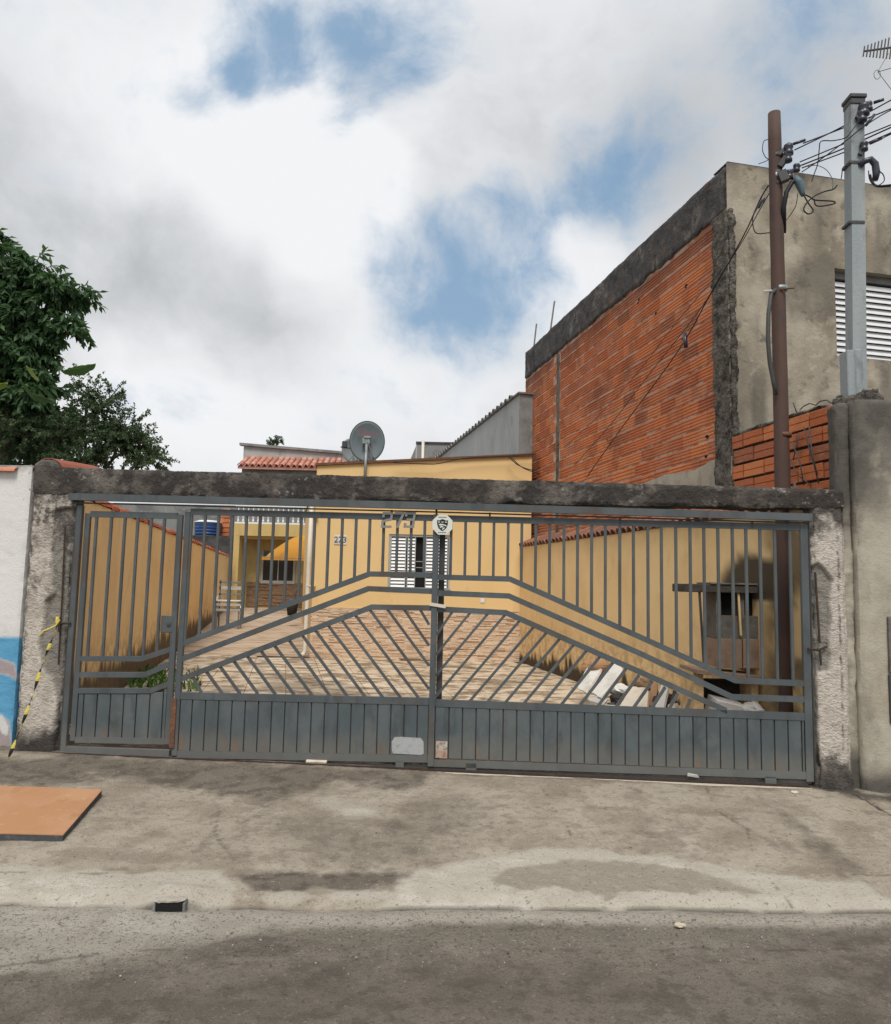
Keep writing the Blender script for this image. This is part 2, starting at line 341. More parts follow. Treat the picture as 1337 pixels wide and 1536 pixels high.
mk('ring_beam', (.068, .066, .066), [((.19, .175, .16), ('n', 2.6, .54, .66), .85), ((.11, .10, .095), ('n', 9, .48, .64), .6), ((.02, .02, .022), ('n', 6, .48, .7), .7), ((.20, .08, .05), [('n', 3.6, .62, .7)], .5)], bump=[(10, .7, V3), (50, .4, V3)], dist=.04)
mk('rough_concrete', (.17, .155, .135), [((.3, .28, .25), ('n', 22, .55, .7), .8), ((.045, .042, .038), ('n', 7, .45, .65), .8), ((.09, .11, .05), ('n', 5, .58, .7), .35), ((.02, .02, .02), ('n', 50, .56, .7), .6)], bump=[(14, 1.0, V3), (55, .8, V3)], dist=.05)
BR = [(0, (.33, .088, .035)), (.18, (.40, .115, .045)), (.36, (.30, .080, .036)), (.52, (.43, .135, .055)), (.66, (.35, .10, .042)), (.80, (.28, .080, .040)), (.90, (.38, .11, .045)), (.96, (.22, .072, .04))]
BR = [(t, ((c[0]*.85+.05)*1.42, (c[1]*.85+.015)*1.62, (c[2]*.8+.008)*1.65)) for t, c in BR]
mk('clay_block', (.3, .1, .05), [((.52, .27, .16), [('n', 7, .52, .70, (1, 1, 5))], .45), ((.42, .33, .27), [('n', 9, .62, .74, (1, 1, 4))], .35), ((.12, .055, .04), ('n', 1.6, .5, .7), .45), ((.1, .05, .04), ('n', 24, .58, .75, (1, 1, 3)), .45), ((.06, .05, .048), ('z', 6.15, 5.6, .7, 2), .55)], island=BR, bump=[(30, .5, (1, 1, 3)), (90, .3, V3)], dist=.015)
mk('mortar', (.46, .34, .27), [((.34, .13, .07), ('n', 4, .42, .58, (1, 1, 2)), .9), ((.08, .07, .06), ('n', 4, .55, .7), .6)], bump=[(30, .7, V3)], dist=.02)
mk('dark_joint', (.035, .028, .025), [((.1, .08, .07), ('n', 20, .55, .7), .6)], bump=[(30, .7, V3)], dist=.02)
YW = (.77, .555, .285)
mk('yellow_wall', YW, [((.66, .44, .205), ('n', 1.4, .42, .7, (1, 1, .7)), .6), ((.78, .58, .33), ('n', 4.5, .56, .7), .4), ((.40, .27, .13), ('n', 3, .56, .75, (1, 1, .6)), .35), ((.30, .2, .12), [('z', .6, 1.1, .5, 4, (1, 1, .2)), ('n', 8, .4, .6)], .5), ((.035, .028, .022), ('a', 'mold'), .95), ((.04, .032, .024), ('a', 'soot'), .95)], bump=[(60, .15, V3), (6, .12, V3)], dist=.01)
mk('yellow_house', (.69, .495, .245), [((.63, .44, .205), ('n', 1.2, .42, .7, (1, 1, .5)), .6), ((.38, .25, .12), [('n', 6, .58, .75, (1, 1, .3))], .3)], bump=[(60, .1, V3)], dist=.01)
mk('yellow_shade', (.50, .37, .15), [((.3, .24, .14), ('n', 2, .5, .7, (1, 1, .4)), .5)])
ST = [(0, (.68, .52, .38)), (.2, (.63, .47, .33)), (.38, (.72, .56, .42)), (.58, (.58, .42, .29)), (.72, (.69, .53, .39)), (.90, (.36, .21, .13)), (.94, (.64, .49, .36))]
mk('stone_strip', (.5, .35, .2), [('dark', ('n', 3, .5, .75), .4)], island=ST, bump=[(50, .4, (1, 1, 3))], dist=.01)
mk('stone_back', (.36, .25, .17), bump=[(40, .4, V3)])
mk('stone_brown', (.26, .165, .10), [((.15, .09, .055), ('n', 7, .45, .65, (1, 1, 4)), .7), ((.36, .25, .17), ('n', 18, .55, .7, (.5, 1, 4)), .6)], bump=[(30, .5, (1, 1, 4))])
TL = [(0, (.54, .455, .345)), (.3, (.51, .42, .31)), (.55, (.57, .48, .37)), (.75, (.49, .40, .295)), (.9, (.53, .44, .325))]
mk('yard_tile', (.4, .33, .25), [((.17, .115, .07), [('n', 3.4, .47, .57, (.7, 1.3, 1), 7)], .85), ((.10, .066, .042), [('n', 7, .52, .62, (.7, 1.3, 1), 6), ('n', .9, .42, .6)], .85), ((.60, .53, .42), [('n', 5.0, .54, .62, (.7, 1.3, 1))], .6), ((.055, .04, .03), ('a', 'x'), 0.0), ((.06, .045, .034), [('n', .55, .53, .66, (1, 1, 1), 3)], .55)], island=TL, rough=.7, spec=.3, bump=[(16, .3, (.4, 2, 1))], dist=.01)
mk('tile_joint', (.13, .10, .07), bump=[(30, .5, V3)])
mk('passage_floor', (.44, .35, .26), [((.24, .165, .115), ('n', 2.4, .45, .6, (.5, 2, 1)), .8), ((.5, .42, .33), ('n', 3, .56, .68, (.4, 2.4, 1)), .6)])
RT = [(0, (.42, .115, .055)), (.25, (.48, .15, .075)), (.5, (.35, .10, .055)), (.75, (.50, .19, .11)), (.9, (.27, .09, .06))]
mk('roof_tile', (.4, .13, .07), [((.08, .06, .05), ('n', 9, .52, .7), .6), ((.4, .3, .24), ('n', 14, .62, .75), .4)], island=RT, bump=[(40, .3, V3)], dist=.01)
mk('roof_tile_pale', (.5, .24, .17), [((.30, .2, .17), ('n', 6, .5, .7), .6), ((.2, .15, .13), ('n', 14, .58, .7), .4)], island=[(0, (.48, .21, .15)), (.4, (.40, .17, .12)), (.7, (.52, .27, .21))], bump=[(30, .3, V3)])
mk('pale_grey', (.36, .365, .36), [((.25, .25, .24), ('n', 1.6, .45, .7, (1, 1, .5)), .6), ((.13, .13, .125), ('n', 3.2, .58, .72, (1, 1, .35)), .5), ((.45, .45, .43), ('n', 1.1, .5, .7, (1, 1, .4)), .5)], bump=[(20, .2, V3)])
mk('mid_grey', (.22, .225, .225), [((.12, .12, .12), ('n', 1.3, .46, .66), .8), ((.3, .3, .29), ('n', 5, .55, .7), .5)], bump=[(12, .3, V3)])
mk('dark_wall', (.085, .08, .078), [((.035, .034, .034), ('n', 2, .42, .62), .8), ((.18, .17, .16), ('n', 6, .6, .72), .6)], bump=[(12, .5, V3)])
mk('old_tile', (.20, .09, .06), [((.09, .075, .065), ('n', 9, .45, .65), .7), ((.3, .2, .15), ('n', 14, .6, .72), .4)], island=[(0, (.25, .10, .06)), (.4, (.18, .085, .06)), (.7, (.30, .13, .08))], bump=[(40, .3, V3)])
mk('coping', (.2, .19, .18), [((.07, .065, .06), ('n', 8, .45, .65), .8)])
mk('white_pipe', (.62, .58, .50), [((.35, .3, .24), ('n', 5, .5, .75, (1, 1, .3)), .5)], rough=.45, spec=.4)
mk('louver', (.62, .64, .65), rough=.4, spec=.5)
mk('window_frame', (.34, .36, .37), rough=.4, spec=.5)
mk('louver_white', (.66, .67, .69), [((.4, .4, .4), ('n', 6, .5, .8), .35)], rough=.5)
mk('dark_glass', (.02, .022, .024), rough=.15, spec=.5)
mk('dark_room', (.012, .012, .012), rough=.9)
mk('awning', (.47, .225, .035), [((.34, .15, .025), ('n', 2, .45, .7), .6)], rough=.8, bump=[(8, .5, (1, 1, .4))], dist=.03)
mk('blue_tank', (.018, .055, .17), [((.05, .09, .2), ('n', 3, .5, .7), .5)], rough=.4, spec=.4)
mk('white_plastic', (.66, .69, .70), rough=.45)
mk('dish', (.115, .145, .16), [((.15, .175, .185), ('n', 3, .45, .7), .5)], rough=.55)
mk('dish_rim', (.05, .06, .068), rough=.5)
mk('dish_pale', (.30, .33, .34), rough=.6)
mk('galv', (.26, .29, .30), [((.13, .15, .155), ('n', 9, .5, .7), .6)], rough=.5, spec=.4, metallic=.4)
mk('claro_red', (.22, .06, .07), rough=.6)
mk('post_grey', (.25, .285, .30), [((.33, .355, .36), ('n', 3, .45, .7, (1, 1, .2)), .6), ((.12, .13, .13), ('n', 9, .55, .7, (1, 1, .3)), .6), ((.16, .11, .08), ('n', 14, .66, .76), .5)], rough=.6, bump=[(30, .2, V3)])
mk('pole_brown', (.085, .052, .043), [((.12, .065, .048), ('n', 2, .4, .65, (1, 1, .3)), .8), ((.05, .042, .045), ('n', 6, .48, .68, (1, 1, .3)), .6), ((.03, .03, .03), ('z', 2.6, 1.4, .3, 4), .0)], rough=.75, bump=[(20, .3, (1, 1, .3))])
mk('black_cable', (.014, .015, .018), rough=.5)
mk('insulator', (.03, .032, .05), rough=.35, spec=.5)
mk('conduit_blue', (.09, .14, .17), rough=.5)
mk('clamp_pale', (.5, .48, .46), rough=.5)
mk('wood_stick', (.17, .16, .15), bump=[(20, .4, (1, 1, .2))])
mk('board_face', (.37, .195, .10), [((.42, .245, .14), ('n', 2.5, .42, .65), .7), ((.27, .125, .06), ('n', 5, .55, .70, (1, .4, 1)), .6), ((.5, .36, .24), ('n', 13, .62, .72), .5), ((.28, .13, .06), ('n', 40, .6, .75), .35)], rough=.85, bump=[(70, .2, V3)], dist=.004)
mk('board_edge', (.06, .065, .075), [((.16, .15, .14), ('n', 22, .5, .7), .5)], rough=.7)
mk('paper_white', (.62, .61, .58), [((.42, .39, .34), ('n', 5, .46, .66), .6), ((.22, .19, .16), ('n', 14, .6, .72), .6)], rough=.7)
mk('plaster_board', (.58, .52, .43), [((.36, .3, .22), ('n', 5, .48, .7), .6)], rough=.8)
mk('cardboard', (.36, .215, .12), [((.24, .13, .075), ('n', 6, .45, .7), .6)], rough=.85)
mk('red_plastic', (.45, .05, .03), rough=.5)
mk('dark_junk', (.03, .028, .028), rough=.7)
mk('tape_yellow', (.58, .48, .10), rough=.6)
mk('tape_black', (.03, .03, .03), rough=.6)
mk('slab_dark', (.055, .048, .042), [((.12, .1, .08), ('n', 8, .5, .7), .6)], bump=[(20, .6, V3)])
mk('shelter_grey', (.15, .14, .125), [((.07, .062, .055), ('n', 5, .45, .65), .7), ((.24, .22, .19), ('n', 9, .58, .7), .5)], bump=[(20, .5, V3)])
mk('shelter_pink', (.32, .225, .165), [((.2, .14, .1), ('n', 7, .45, .7), .6), ((.42, .33, .26), ('n', 15, .6, .7), .5)], bump=[(20, .3, V3)])
mk('bench_wood', (.42, .42, .40), [((.26, .26, .25), ('n', 5, .45, .7, (.3, 1, 3)), .7)], rough=.8)
mk('bench_dark', (.17, .175, .17), [((.25, .25, .24), ('n', 5, .45, .7, (.3, 1, 3)), .6)], rough=.8)
mk('bark', (.085, .07, .055), bump=[(20, .8, (1, 1, .3))])
def leafmat(name, a, b, c2, rough=.62):
    mt = Mat(name, a, [(b, ('n', 1.6, .42, .62), .5)], rough=rough, spec=.25, island=[(0, a), (.3, b), (.55, a), (.75, c2), (.92, tuple(v*1.25 for v in c2))])
    tr = mt.N('ShaderNodeBsdfTranslucent'); tr.inputs['Color'].default_value = (b[0]*1.7, b[1]*1.9, b[2]*1.0, 1)
    mx = mt.N('ShaderNodeMixShader'); mx.inputs[0].default_value = .28; o = mt.nt.nodes['Material Output']
    mt.L.new(mt.b.outputs[0], mx.inputs[1]); mt.L.new(tr.outputs[0], mx.inputs[2]); mt.L.new(mx.outputs[0], o.inputs[0]); M[name] = mt.m
leafmat('leaf_broad', (.040, .084, .044), (.055, .108, .050), (.080, .140, .055))
leafmat('leaf_small', (.055, .088, .052), (.070, .108, .060), (.095, .135, .072))
leafmat('leaf_banana', (.045, .085, .042), (.06, .105, .045), (.10, .15, .05))
leafmat('leaf_yellow', (.16, .21, .055), (.2, .25, .06), (.22, .26, .07))
leafmat('weed', (.04, .09, .022), (.05, .11, .026), (.07, .14, .03))
CC = {'base': (.345, .300, .240)}
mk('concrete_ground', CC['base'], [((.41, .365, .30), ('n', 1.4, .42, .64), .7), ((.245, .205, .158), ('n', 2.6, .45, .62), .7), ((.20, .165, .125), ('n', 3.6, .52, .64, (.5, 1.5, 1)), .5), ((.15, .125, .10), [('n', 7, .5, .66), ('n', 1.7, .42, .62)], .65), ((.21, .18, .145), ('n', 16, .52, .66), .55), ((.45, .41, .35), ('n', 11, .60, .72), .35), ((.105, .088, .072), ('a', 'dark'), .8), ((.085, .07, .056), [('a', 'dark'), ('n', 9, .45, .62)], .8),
    ((.455, .42, .36), ('a', 'pale'), .9), ((.54, .51, .45), [('a', 'pale'), ('n', 2.3, .5, .62, (.6, 1.5, 1))], .7), ((.37, .335, .28), [('a', 'pale'), ('n', 6, .45, .65)], .6), ((.275, .245, .20), ('a', 'wet'), .95), ((.34, .31, .26), [('a', 'wet'), ('n', 12, .5, .65)], .6), ((.55, .52, .47), ('n', 60, .61, .70), .55), ((.10, .088, .075), ('n', 42, .58, .69), .6), ((.16, .14, .115), ('n', 90, .56, .68), .5), ((.05, .045, .04), ('a', 'crack_or_shade'), .9), ((.035, .033, .03), ('a', 'black'), 1.0)],
    bump=[(5, .5, V3), (25, .5, V3), (80, .5, V3), (220, .3, V3)], dist=.02, rough=.92)
mk('street_asphalt', (.255, .222, .182), [((.31, .275, .228), ('n', .9, .42, .62), .8), ((.165, .142, .116), ('n', 2.2, .42, .62), .7), ((.105, .09, .074), [('n', 5, .48, .62, (.6, 1.4, 1)), ('n', 1.3, .42, .6)], .6), ((.14, .12, .098), ('n', 17, .52, .66), .5), ((.45, .41, .35), ('a', 'pale'), .9), ((.52, .485, .42), [('a', 'pale'), ('n', 1.9, .48, .62, (.5, 1.6, 1))], .7), ((.36, .32, .27), [('a', 'pale'), ('n', 5, .45, .62)], .7), ((.21, .185, .15), ('a', 'wet'), .9), ((.48, .45, .40), ('n', 50, .60, .68), .6), ((.05, .044, .037), ('n', 42, .56, .66), .6), ((.045, .04, .035), ('n', 80, .55, .66), .6), ((.36, .33, .29), ('n', 110, .58, .68), .6), ((.04, .035, .03), ('a', 'crack_or_shade'), .9), ((.135, .114, .092), ('a', 'dark'), .65), ((.10, .085, .07), [('a', 'dark'), ('n', 9, .48, .62)], .7)],
    bump=[(8, .4, V3), (40, .6, V3), (120, .9, V3), (300, .4, V3)], dist=.02, rough=.92)
mk('earth', (.12, .1, .08), [((.07, .06, .045), ('n', 4, .45, .65), .7)], bump=[(10, .5, V3)])

# ================================================================== GROUND
SLOPE = .085
def kerb_y(x): return 4.27+.036*x+.015*np.sin(x*1.9)+.01*np.sin(x*5.3+1)
def gate_y(x): return 6.5-.065*x
def GP(px, py):
    if py > 1366: p = ATZ(px, py, -.185)
    else: p = pl(px, py, (0, 4.28, -.15), np.array([0, -SLOPE, 1.0]))
    return float(p[0]), float(p[1])
def PG(*pts): return [GP(*q) for q in pts]
def pave_z(x, y):
    t = (y-kerb_y(x)); z = -.15+SLOPE*np.clip(t, 0, 3)
    return z-.026*np.exp(-(np.clip(t, 0, 9)/.07)**2)
def segmask(X, Y, pts, w, warp=0):
    d = np.full(X.shape, 1e9)
    for (x0, y0), (x1, y1) in zip(pts[:-1], pts[1:]):
        ex, ey = x1-x0, y1-y0; t = np.clip(((X-x0)*ex+(Y-y0)*ey)/(ex*ex+ey*ey+1e-12), 0, 1); d = np.minimum(d, np.hypot(X-x0-t*ex, Y-y0-t*ey))
    return 1-sstep(d+warp, w*.5, w*1.2)
def xcoords(): return np.concatenate([np.linspace(-160, -8, 12), np.linspace(-6.5, -4.7, 20), np.linspace(-4.65, 4.65, 500), np.linspace(4.7, 6.5, 20), np.linspace(8, 160, 12)])
def make_pavement():
    xs = xcoords(); ts = np.concatenate([[-.0001], np.linspace(0, 1, 170)])
    X, T = np.meshgrid(xs, ts, indexing='ij'); K = kerb_y(X); Gt = gate_y(X)+.30; Y = K+(Gt-K)*np.clip(T, 0, 1)
    X = X.ravel(); Y = Y.ravel(); T = T.ravel(); P = np.stack([X, Y, X*0], 1)
    n = fbm(P, 6, 4, 3); n2 = fbm(P, 1.6, 3, 9); n3 = fbm(P, 26, 3, 5)
    Z = pave_z(X, Y)+n*.014+n2*.02+n3*.006
    w = n*.16+n3*.07
    pale = polymask(X, Y, PG((590, 1345), (602, 1322), (640, 1305), (720, 1290), (800, 1273), (850, 1270), (900, 1274), (1000, 1285), (1100, 1303), (1200, 1318), (1290, 1322), (1337, 1345), (1420, 1352), (1420, 1366), (560, 1366), (575, 1352)), .045, w)
    pale = np.maximum(pale, polymask(X, Y, PG((-60, 1300), (100, 1306), (200, 1310), (330, 1310), (348, 1330), (365, 1345), (340, 1366), (-60, 1366)), .03, w)*.9)
    pale = np.maximum(pale, polymask(X, Y, PG((360, 1342), (470, 1340), (600, 1338), (600, 1350), (360, 1352)), .03, w)*.8)
    pale = np.maximum(pale, polymask(X, Y, PG((475, 1198), (545, 1208), (575, 1228), (540, 1228), (480, 1210)), .06, w)*.55)
    wet = polymask(X, Y, PG((742, 1333), (735, 1318), (765, 1306), (820, 1297), (850, 1288), (900, 1291), (985, 1297), (1040, 1304), (1085, 1318), (1128, 1337), (1040, 1339), (930, 1337), (910, 1343), (870, 1334)), .02, w*.8)
    dark = polymask(X, Y, PG((95, 1128), (240, 1142), (470, 1150), (640, 1158), (620, 1185), (500, 1172), (420, 1200), (300, 1190), (150, 1165), (60, 1160)), .12, w*1.6)*.9
    dark = np.maximum(dark, polymask(X, Y, PG((355, 1312), (450, 1309), (590, 1313), (600, 1325), (560, 1335), (380, 1338)), .04, w))
    dark = np.maximum(dark, polymask(X, Y, PG((380, 1225), (560, 1235), (690, 1190), (720, 1220), (640, 1290), (460, 1290)), .2, w*2)*.45)
    dark = np.maximum(dark, polymask(X, Y, PG((1170, 1215), (1195, 1225), (1290, 1300), (1260, 1318), (1215, 1270)), .05, w)*.55)
    dark = np.maximum(dark, polymask(X, Y, PG((-40, 1140), (110, 1140), (160, 1175), (60, 1180), (-40, 1178)), .08, w)*.9)
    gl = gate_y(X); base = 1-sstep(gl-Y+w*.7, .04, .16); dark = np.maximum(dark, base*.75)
    black = polymask(X, Y, PG((1205, 1170), (1260, 1178), (1345, 1194), (1345, 1202), (1280, 1197), (1215, 1180)), .05, w*1.3)*.8
    black = np.maximum(black, polymask(X, Y, PG((-40, 1262), (20, 1262), (28, 1258), (10, 1254), (-40, 1254)), .02, w*.3)*.6)
    crack_or_shade = segmask(X, Y, PG((1280, 1190), (1310, 1205), (1337, 1222), (1370, 1228)), .012, n3*.02)
    for pts in ([(430, 1312), (500, 1309), (590, 1314)], [(1240, 1311), (1290, 1309), (1337, 1310)], [(812, 1180), (820, 1190), (822, 1205), (850, 1230), (858, 1262)], [(300, 1180), (330, 1215), (322, 1250), (350, 1290)], [(1060, 1180), (1075, 1215), (1120, 1240), (1130, 1280)], [(0, 1310), (90, 1312), (160, 1311)], [(1155, 1322), (1180, 1345), (1190, 1362)]):
        crack_or_shade = np.maximum(crack_or_shade, segmask(X, Y, PG(*pts), .005, n3*.02+n*.03)*.5)
    kd = Y-kerb_y(X); crack_or_shade = np.maximum(crack_or_shade, (1-sstep(kd, .006, .03))*.75*(sstep(n2+n, -.25, .1)))  # besides the cracks, the lip's thin shadow line is painted along the kerb
    hx, hy = GP(256, 1361)                                          # swelling of mortar round the drain mouth
    Z = Z+.038*np.exp(-(np.abs(X-hx)/.15)**4-(np.clip(np.abs(Y-hy-.10), 0, 9)/.10)**4)
    Z += pale*.006-wet*.003-crack_or_shade*.008
    Z = np.where(T < 0, -.24, Z)
    m = np_mesh('pavement', np.stack([X, Y, Z], 1), gridfaces(len(xs), len(ts)), M['concrete_ground'], dict(pale=pale, wet=wet, dark=dark, crack_or_shade=crack_or_shade, black=black))
    tag(put('pavement', m), kind='structure')
def make_street():
    xs = xcoords(); ts = np.concatenate([np.linspace(-160, -8, 14), np.linspace(-6, -2.0, 10), np.linspace(-1.95, 0, 150)])
    X, T = np.meshgrid(xs, ts, indexing='ij'); Y = kerb_y(X)+T; X = X.ravel(); Y = Y.ravel(); T = T.ravel(); P = np.stack([X, Y, X*0], 1)
    n = fbm(P, 6, 4, 13); n2 = fbm(P, 1.5, 3, 19); n3 = fbm(P, 30, 3, 15); w = n*.10+n3*.05
    Z = -.186+n*.012+n2*.014+n3*.006+.016*np.exp(-((T+.07)/.06)**2)
    pale = 1-sstep(-T+w*.4, .11, .19)
    pale = np.maximum(pale, polymask(X, Y, PG((-60, 1368), (330, 1372), (600, 1374), (620, 1390), (480, 1394), (400, 1400), (250, 1420), (130, 1448), (0, 1462), (-60, 1470)), .05, w)*.95)
    pale = np.maximum(pale, polymask(X, Y, PG((1215, 1468), (1240, 1462), (1275, 1478), (1260, 1492), (1222, 1488)), .07, w)*.6)
    pale = np.maximum(pale, polymask(X, Y, PG((1130, 1395), (1330, 1388), (1340, 1402), (1180, 1410)), .06, w*1.5)*.45)
    wet = polymask(X, Y, PG((380, 1396), (700, 1394), (1000, 1394), (1337, 1392), (1337, 1400), (1000, 1412), (700, 1420), (450, 1412)), .05, w)*.7
    dark = polymask(X, Y, PG((60, 1470), (250, 1440), (420, 1425), (700, 1440), (1000, 1440), (1300, 1420), (1400, 1450), (1400, 1560), (-40, 1560)), .30, w*4)*.75
    dark = np.maximum(dark, polymask(X, Y, PG((1170, 1398), (1337, 1392), (1337, 1420), (1200, 1418)), .05, w*1.4)*.8)
    crack_or_shade = T*0
    for pts in ([(640, 1490), (690, 1520), (700, 1545)], [(850, 1424), (940, 1426), (1040, 1420), (1130, 1424), (1280, 1422)], [(0, 1450), (180, 1428), (260, 1422)]):
        crack_or_shade = np.maximum(crack_or_shade, segmask(X, Y, PG(*pts), .005, n3*.02+n*.03)*.45)
    Z += pale*.005-crack_or_shade*.006
    m = np_mesh('street', np.stack([X, Y, Z], 1), gridfaces(len(xs), len(ts)), M['street_asphalt'], dict(pale=pale, wet=wet, dark=dark, crack_or_shade=crack_or_shade))
    tag(put('street', m), kind='structure')
make_pavement(); make_street()
hxx, hyy = GP(256, 1361)
dro = E('drain_outlet', 'dark rectangular drain mouth opening in the gutter lip', 'drain', (hxx, hyy-.02, -.175), R(4))
obj('mouth', MB().box(-.073, .073, -.004, .05, .004, .052), M['dark_room'], dro)
rough_box('rim', -.088, .088, -.012, .06, .050, .066, .012, M['concrete_ground'], dro, .006, 12, .002, 3, lambda P: dict(pale=P[:, 0]*0+1), .004)
obj('rim_side', MB().box(-.086, -.072, -.010, .05, -.02, .050, .003), M['mid_grey'], dro); obj('rim_side', MB().box(.072, .086, -.010, .05, -.02, .050, .003), M['mid_grey'], dro)
g = MB(); g.add([(-900, -900, -.45), (900, -900, -.45), (900, 1400, -.45), (-900, 1400, -.45)], [(0, 1, 2, 3)])
tag(obj('ground', g, M['earth']), kind='structure')
# small loose stones and crumbs on the pavement and street
def rubble():
    mb = MB()
    for i in range(420):
        if i < 230: px, py = random.uniform(-40, 1380), random.uniform(1355, 1440)+abs(random.gauss(0, 22))
        else: px, py = random.uniform(60, 1340), random.uniform(1150, 1350)
        if py > 1530: continue
        x, y = GP(px, py); r = random.choice((.003, .003, .004, .004, .006))*(1.4 if i % 41 == 0 else 1)
        z = (-.18 if y < float(kerb_y(x)) else float(pave_z(np.array(x), np.array(y))))
        a = [random.uniform(.6, 1.3)*r for _ in range(6)]
        mb.add([(x+a[0], y, z), (x, y+a[1], z), (x-a[2], y, z), (x, y-a[3], z), (x, y, z+a[4]*.6), (x, y, z-.01)], [(0, 1, 4), (1, 2, 4), (2, 3, 4), (3, 0, 4), (1, 0, 5), (2, 1, 5), (3, 2, 5), (0, 3, 5)])
    mk('pebble', (.3, .26, .21), island=[(0, (.34, .30, .25)), (.3, (.16, .13, .11)), (.6, (.44, .40, .34)), (.8, (.09, .08, .07))])
    tag(obj('gravel', mb, M['pebble']), 'loose grit and small stones scattered along the gutter and pavement', 'gravel', kind='stuff')
rubble()

# ================================================================== YARD
FLZ = .10
HY = 14.9
yf = MB()                                                           # bedding under the tiles, out to the side walls
def lotx(off, y): return off-.2145*(y-6.6)
yf.add([(lotx(-3.6, 6.45), 6.83, FLZ-.012), (lotx(3.6, 6.45), 6.46, FLZ-.012), (lotx(3.6, HY), HY+.05, FLZ-.012), (lotx(-3.6, HY), HY+.05, FLZ-.012)], [(0, 1, 2, 3)])
yard = tag(obj('yard_floor', yf, M['tile_joint']), kind='structure')
tm = {}
def tile_mesh(w, l):
    k = (round(w, 3), round(l, 3))
    if k not in tm: tm[k] = MB().box(0, w-.006, 0, l-.006, 0, .010, .002).mesh('tile', M['yard_tile'])
    return tm[k]
TS = .55
ntile = 0
for j in range(17):
    for i in range(13):
        u = -3.5+i*TS; v = .30+j*TS
        p = np.array([0, 6.6, 0])+ls*u+ld*v+np.array([0, 0, 0])
        q = p+ls*TS+ld*TS
        inner_r = lotx(3.30, p[1]); inner_l = lotx(-3.3, p[1])
        if p[0] < inner_l-.3 or q[0] > inner_r+.42 or q[1] > HY+.25 or p[1] < 6.88-.065*p[0]: continue
        put('tile', tile_mesh(TS, TS), yard, (p[0], p[1], FLZ-.009+random.uniform(0, .005)), (0, 0, LYAW)); ntile += 1
pf = MB()
pf.add([(lotx(-3.6, HY), HY, FLZ+.004), (-2.6, HY, FLZ+.004), (lotx(0.2, 31)-.6, 31, .55), (lotx(-3.6, 31), 31, .55)], [(0, 1, 2, 3)])
tag(obj('side_passage', pf, M['passage_floor']), kind='structure')

# threshold ledge and the rail the gates run on
def ledge_post(P, P0):
    f = (P0[:, 1] < .02); P = P.copy(); P[f, 1] += fbm(P0[f]*np.array([1, .2, .2]), 5, 4, 77)*.12; return P
led = rough_box('threshold', -3.42, 3.12, .03, .42, -.02, .088, .025, M['concrete_ground'], None, .008, 6, .004, 5, edge=.02, post=ledge_post)
led.location = GO; led.rotation_euler = (0, 0, -GYAW); tag(led, kind='structure')
trk = E('gate_track', 'rusty steel guide rail lying along the ground under the gate', 'rail', GO, -GYAW)
obj('rail', MB().bar((-3.40, -.055, .057), (3.05, -.055, .020), .012, .03), M['rust_dark'], trk)
obj('rail', MB().bar((-3.40, .0, .060), (3.05, .0, .024), .012, .02), M['dark_steel'], trk)
obj('base_strip', MB().bar((-3.40, -.03, .046), (3.05, -.03, .008), .07, .006), M['rust_dark'], trk)
obj('bright_edge', MB().bar((-.05, -.075, .027), (3.05, -.075, .012), .012, .014), M['plaster_board'], trk)

# ================================================================== SIDE WALLS OF THE YARD
def tile_half(r, L, seg=7, th=.012):
    """half-round clay tile lying along y, open side down"""
    vs = []; fs = []
    for k in range(seg+1):
        a = PI*k/seg; vs += [(r*math.cos(a), 0, r*math.sin(a)), (r*.86*math.cos(a), L, r*.86*math.sin(a)), ((r-th)*math.cos(a), 0, (r-th)*math.sin(a)), ((r*.86-th)*math.cos(a), L, (r*.86-th)*math.sin(a))]
    for k in range(seg):
        a = 4*k; b = a+4; fs += [(a, a+1, b+1, b), (a+2, b+2, b+3, a+3), (a, b, b+2, a+2), (a+1, a+3, b+3, b+1)]
    fs += [(0, 2, 3, 1), (4*seg, 4*seg+1, 4*seg+3, 4*seg+2)]
    return MB().add(vs, fs)
def side_wall(name, label, off, y0, y1, th, sgn, ztop, moldfn):
    """wall along the lot: face at lot offset `off`, body on the outer side (sgn)"""
    p0 = np.array([lotx(off, y0), y0, 0]); Lw = (y1-y0)/ld[1]
    e = E(name, label, 'wall', p0, LYAW)
    x0, x1 = (0, th) if sgn > 0 else (-th, 0)
    us = np.linspace(0, Lw, int(Lw/.05)); zs = np.linspace(-.1, ztop, 60)
    U, Z = np.meshgrid(us, zs, indexing='ij'); U = U.ravel(); Z = Z.ravel()
    P = np.stack([U*0, U, Z], 1); P[:, 0] += fbm(P, 3, 3, 4)*.006
    at = moldfn(U, Z)
    put('wall_face', np_mesh('wall_face', P, gridfaces(len(us), len(zs), sgn < 0), M['yellow_wall'], at), e)
    obj('wall_core', MB().box(x0+(.012 if sgn > 0 else 0), x1-(0 if sgn > 0 else .012), 0, Lw, -.1, ztop-.002), M['dark_wall'], e)
    return e, Lw
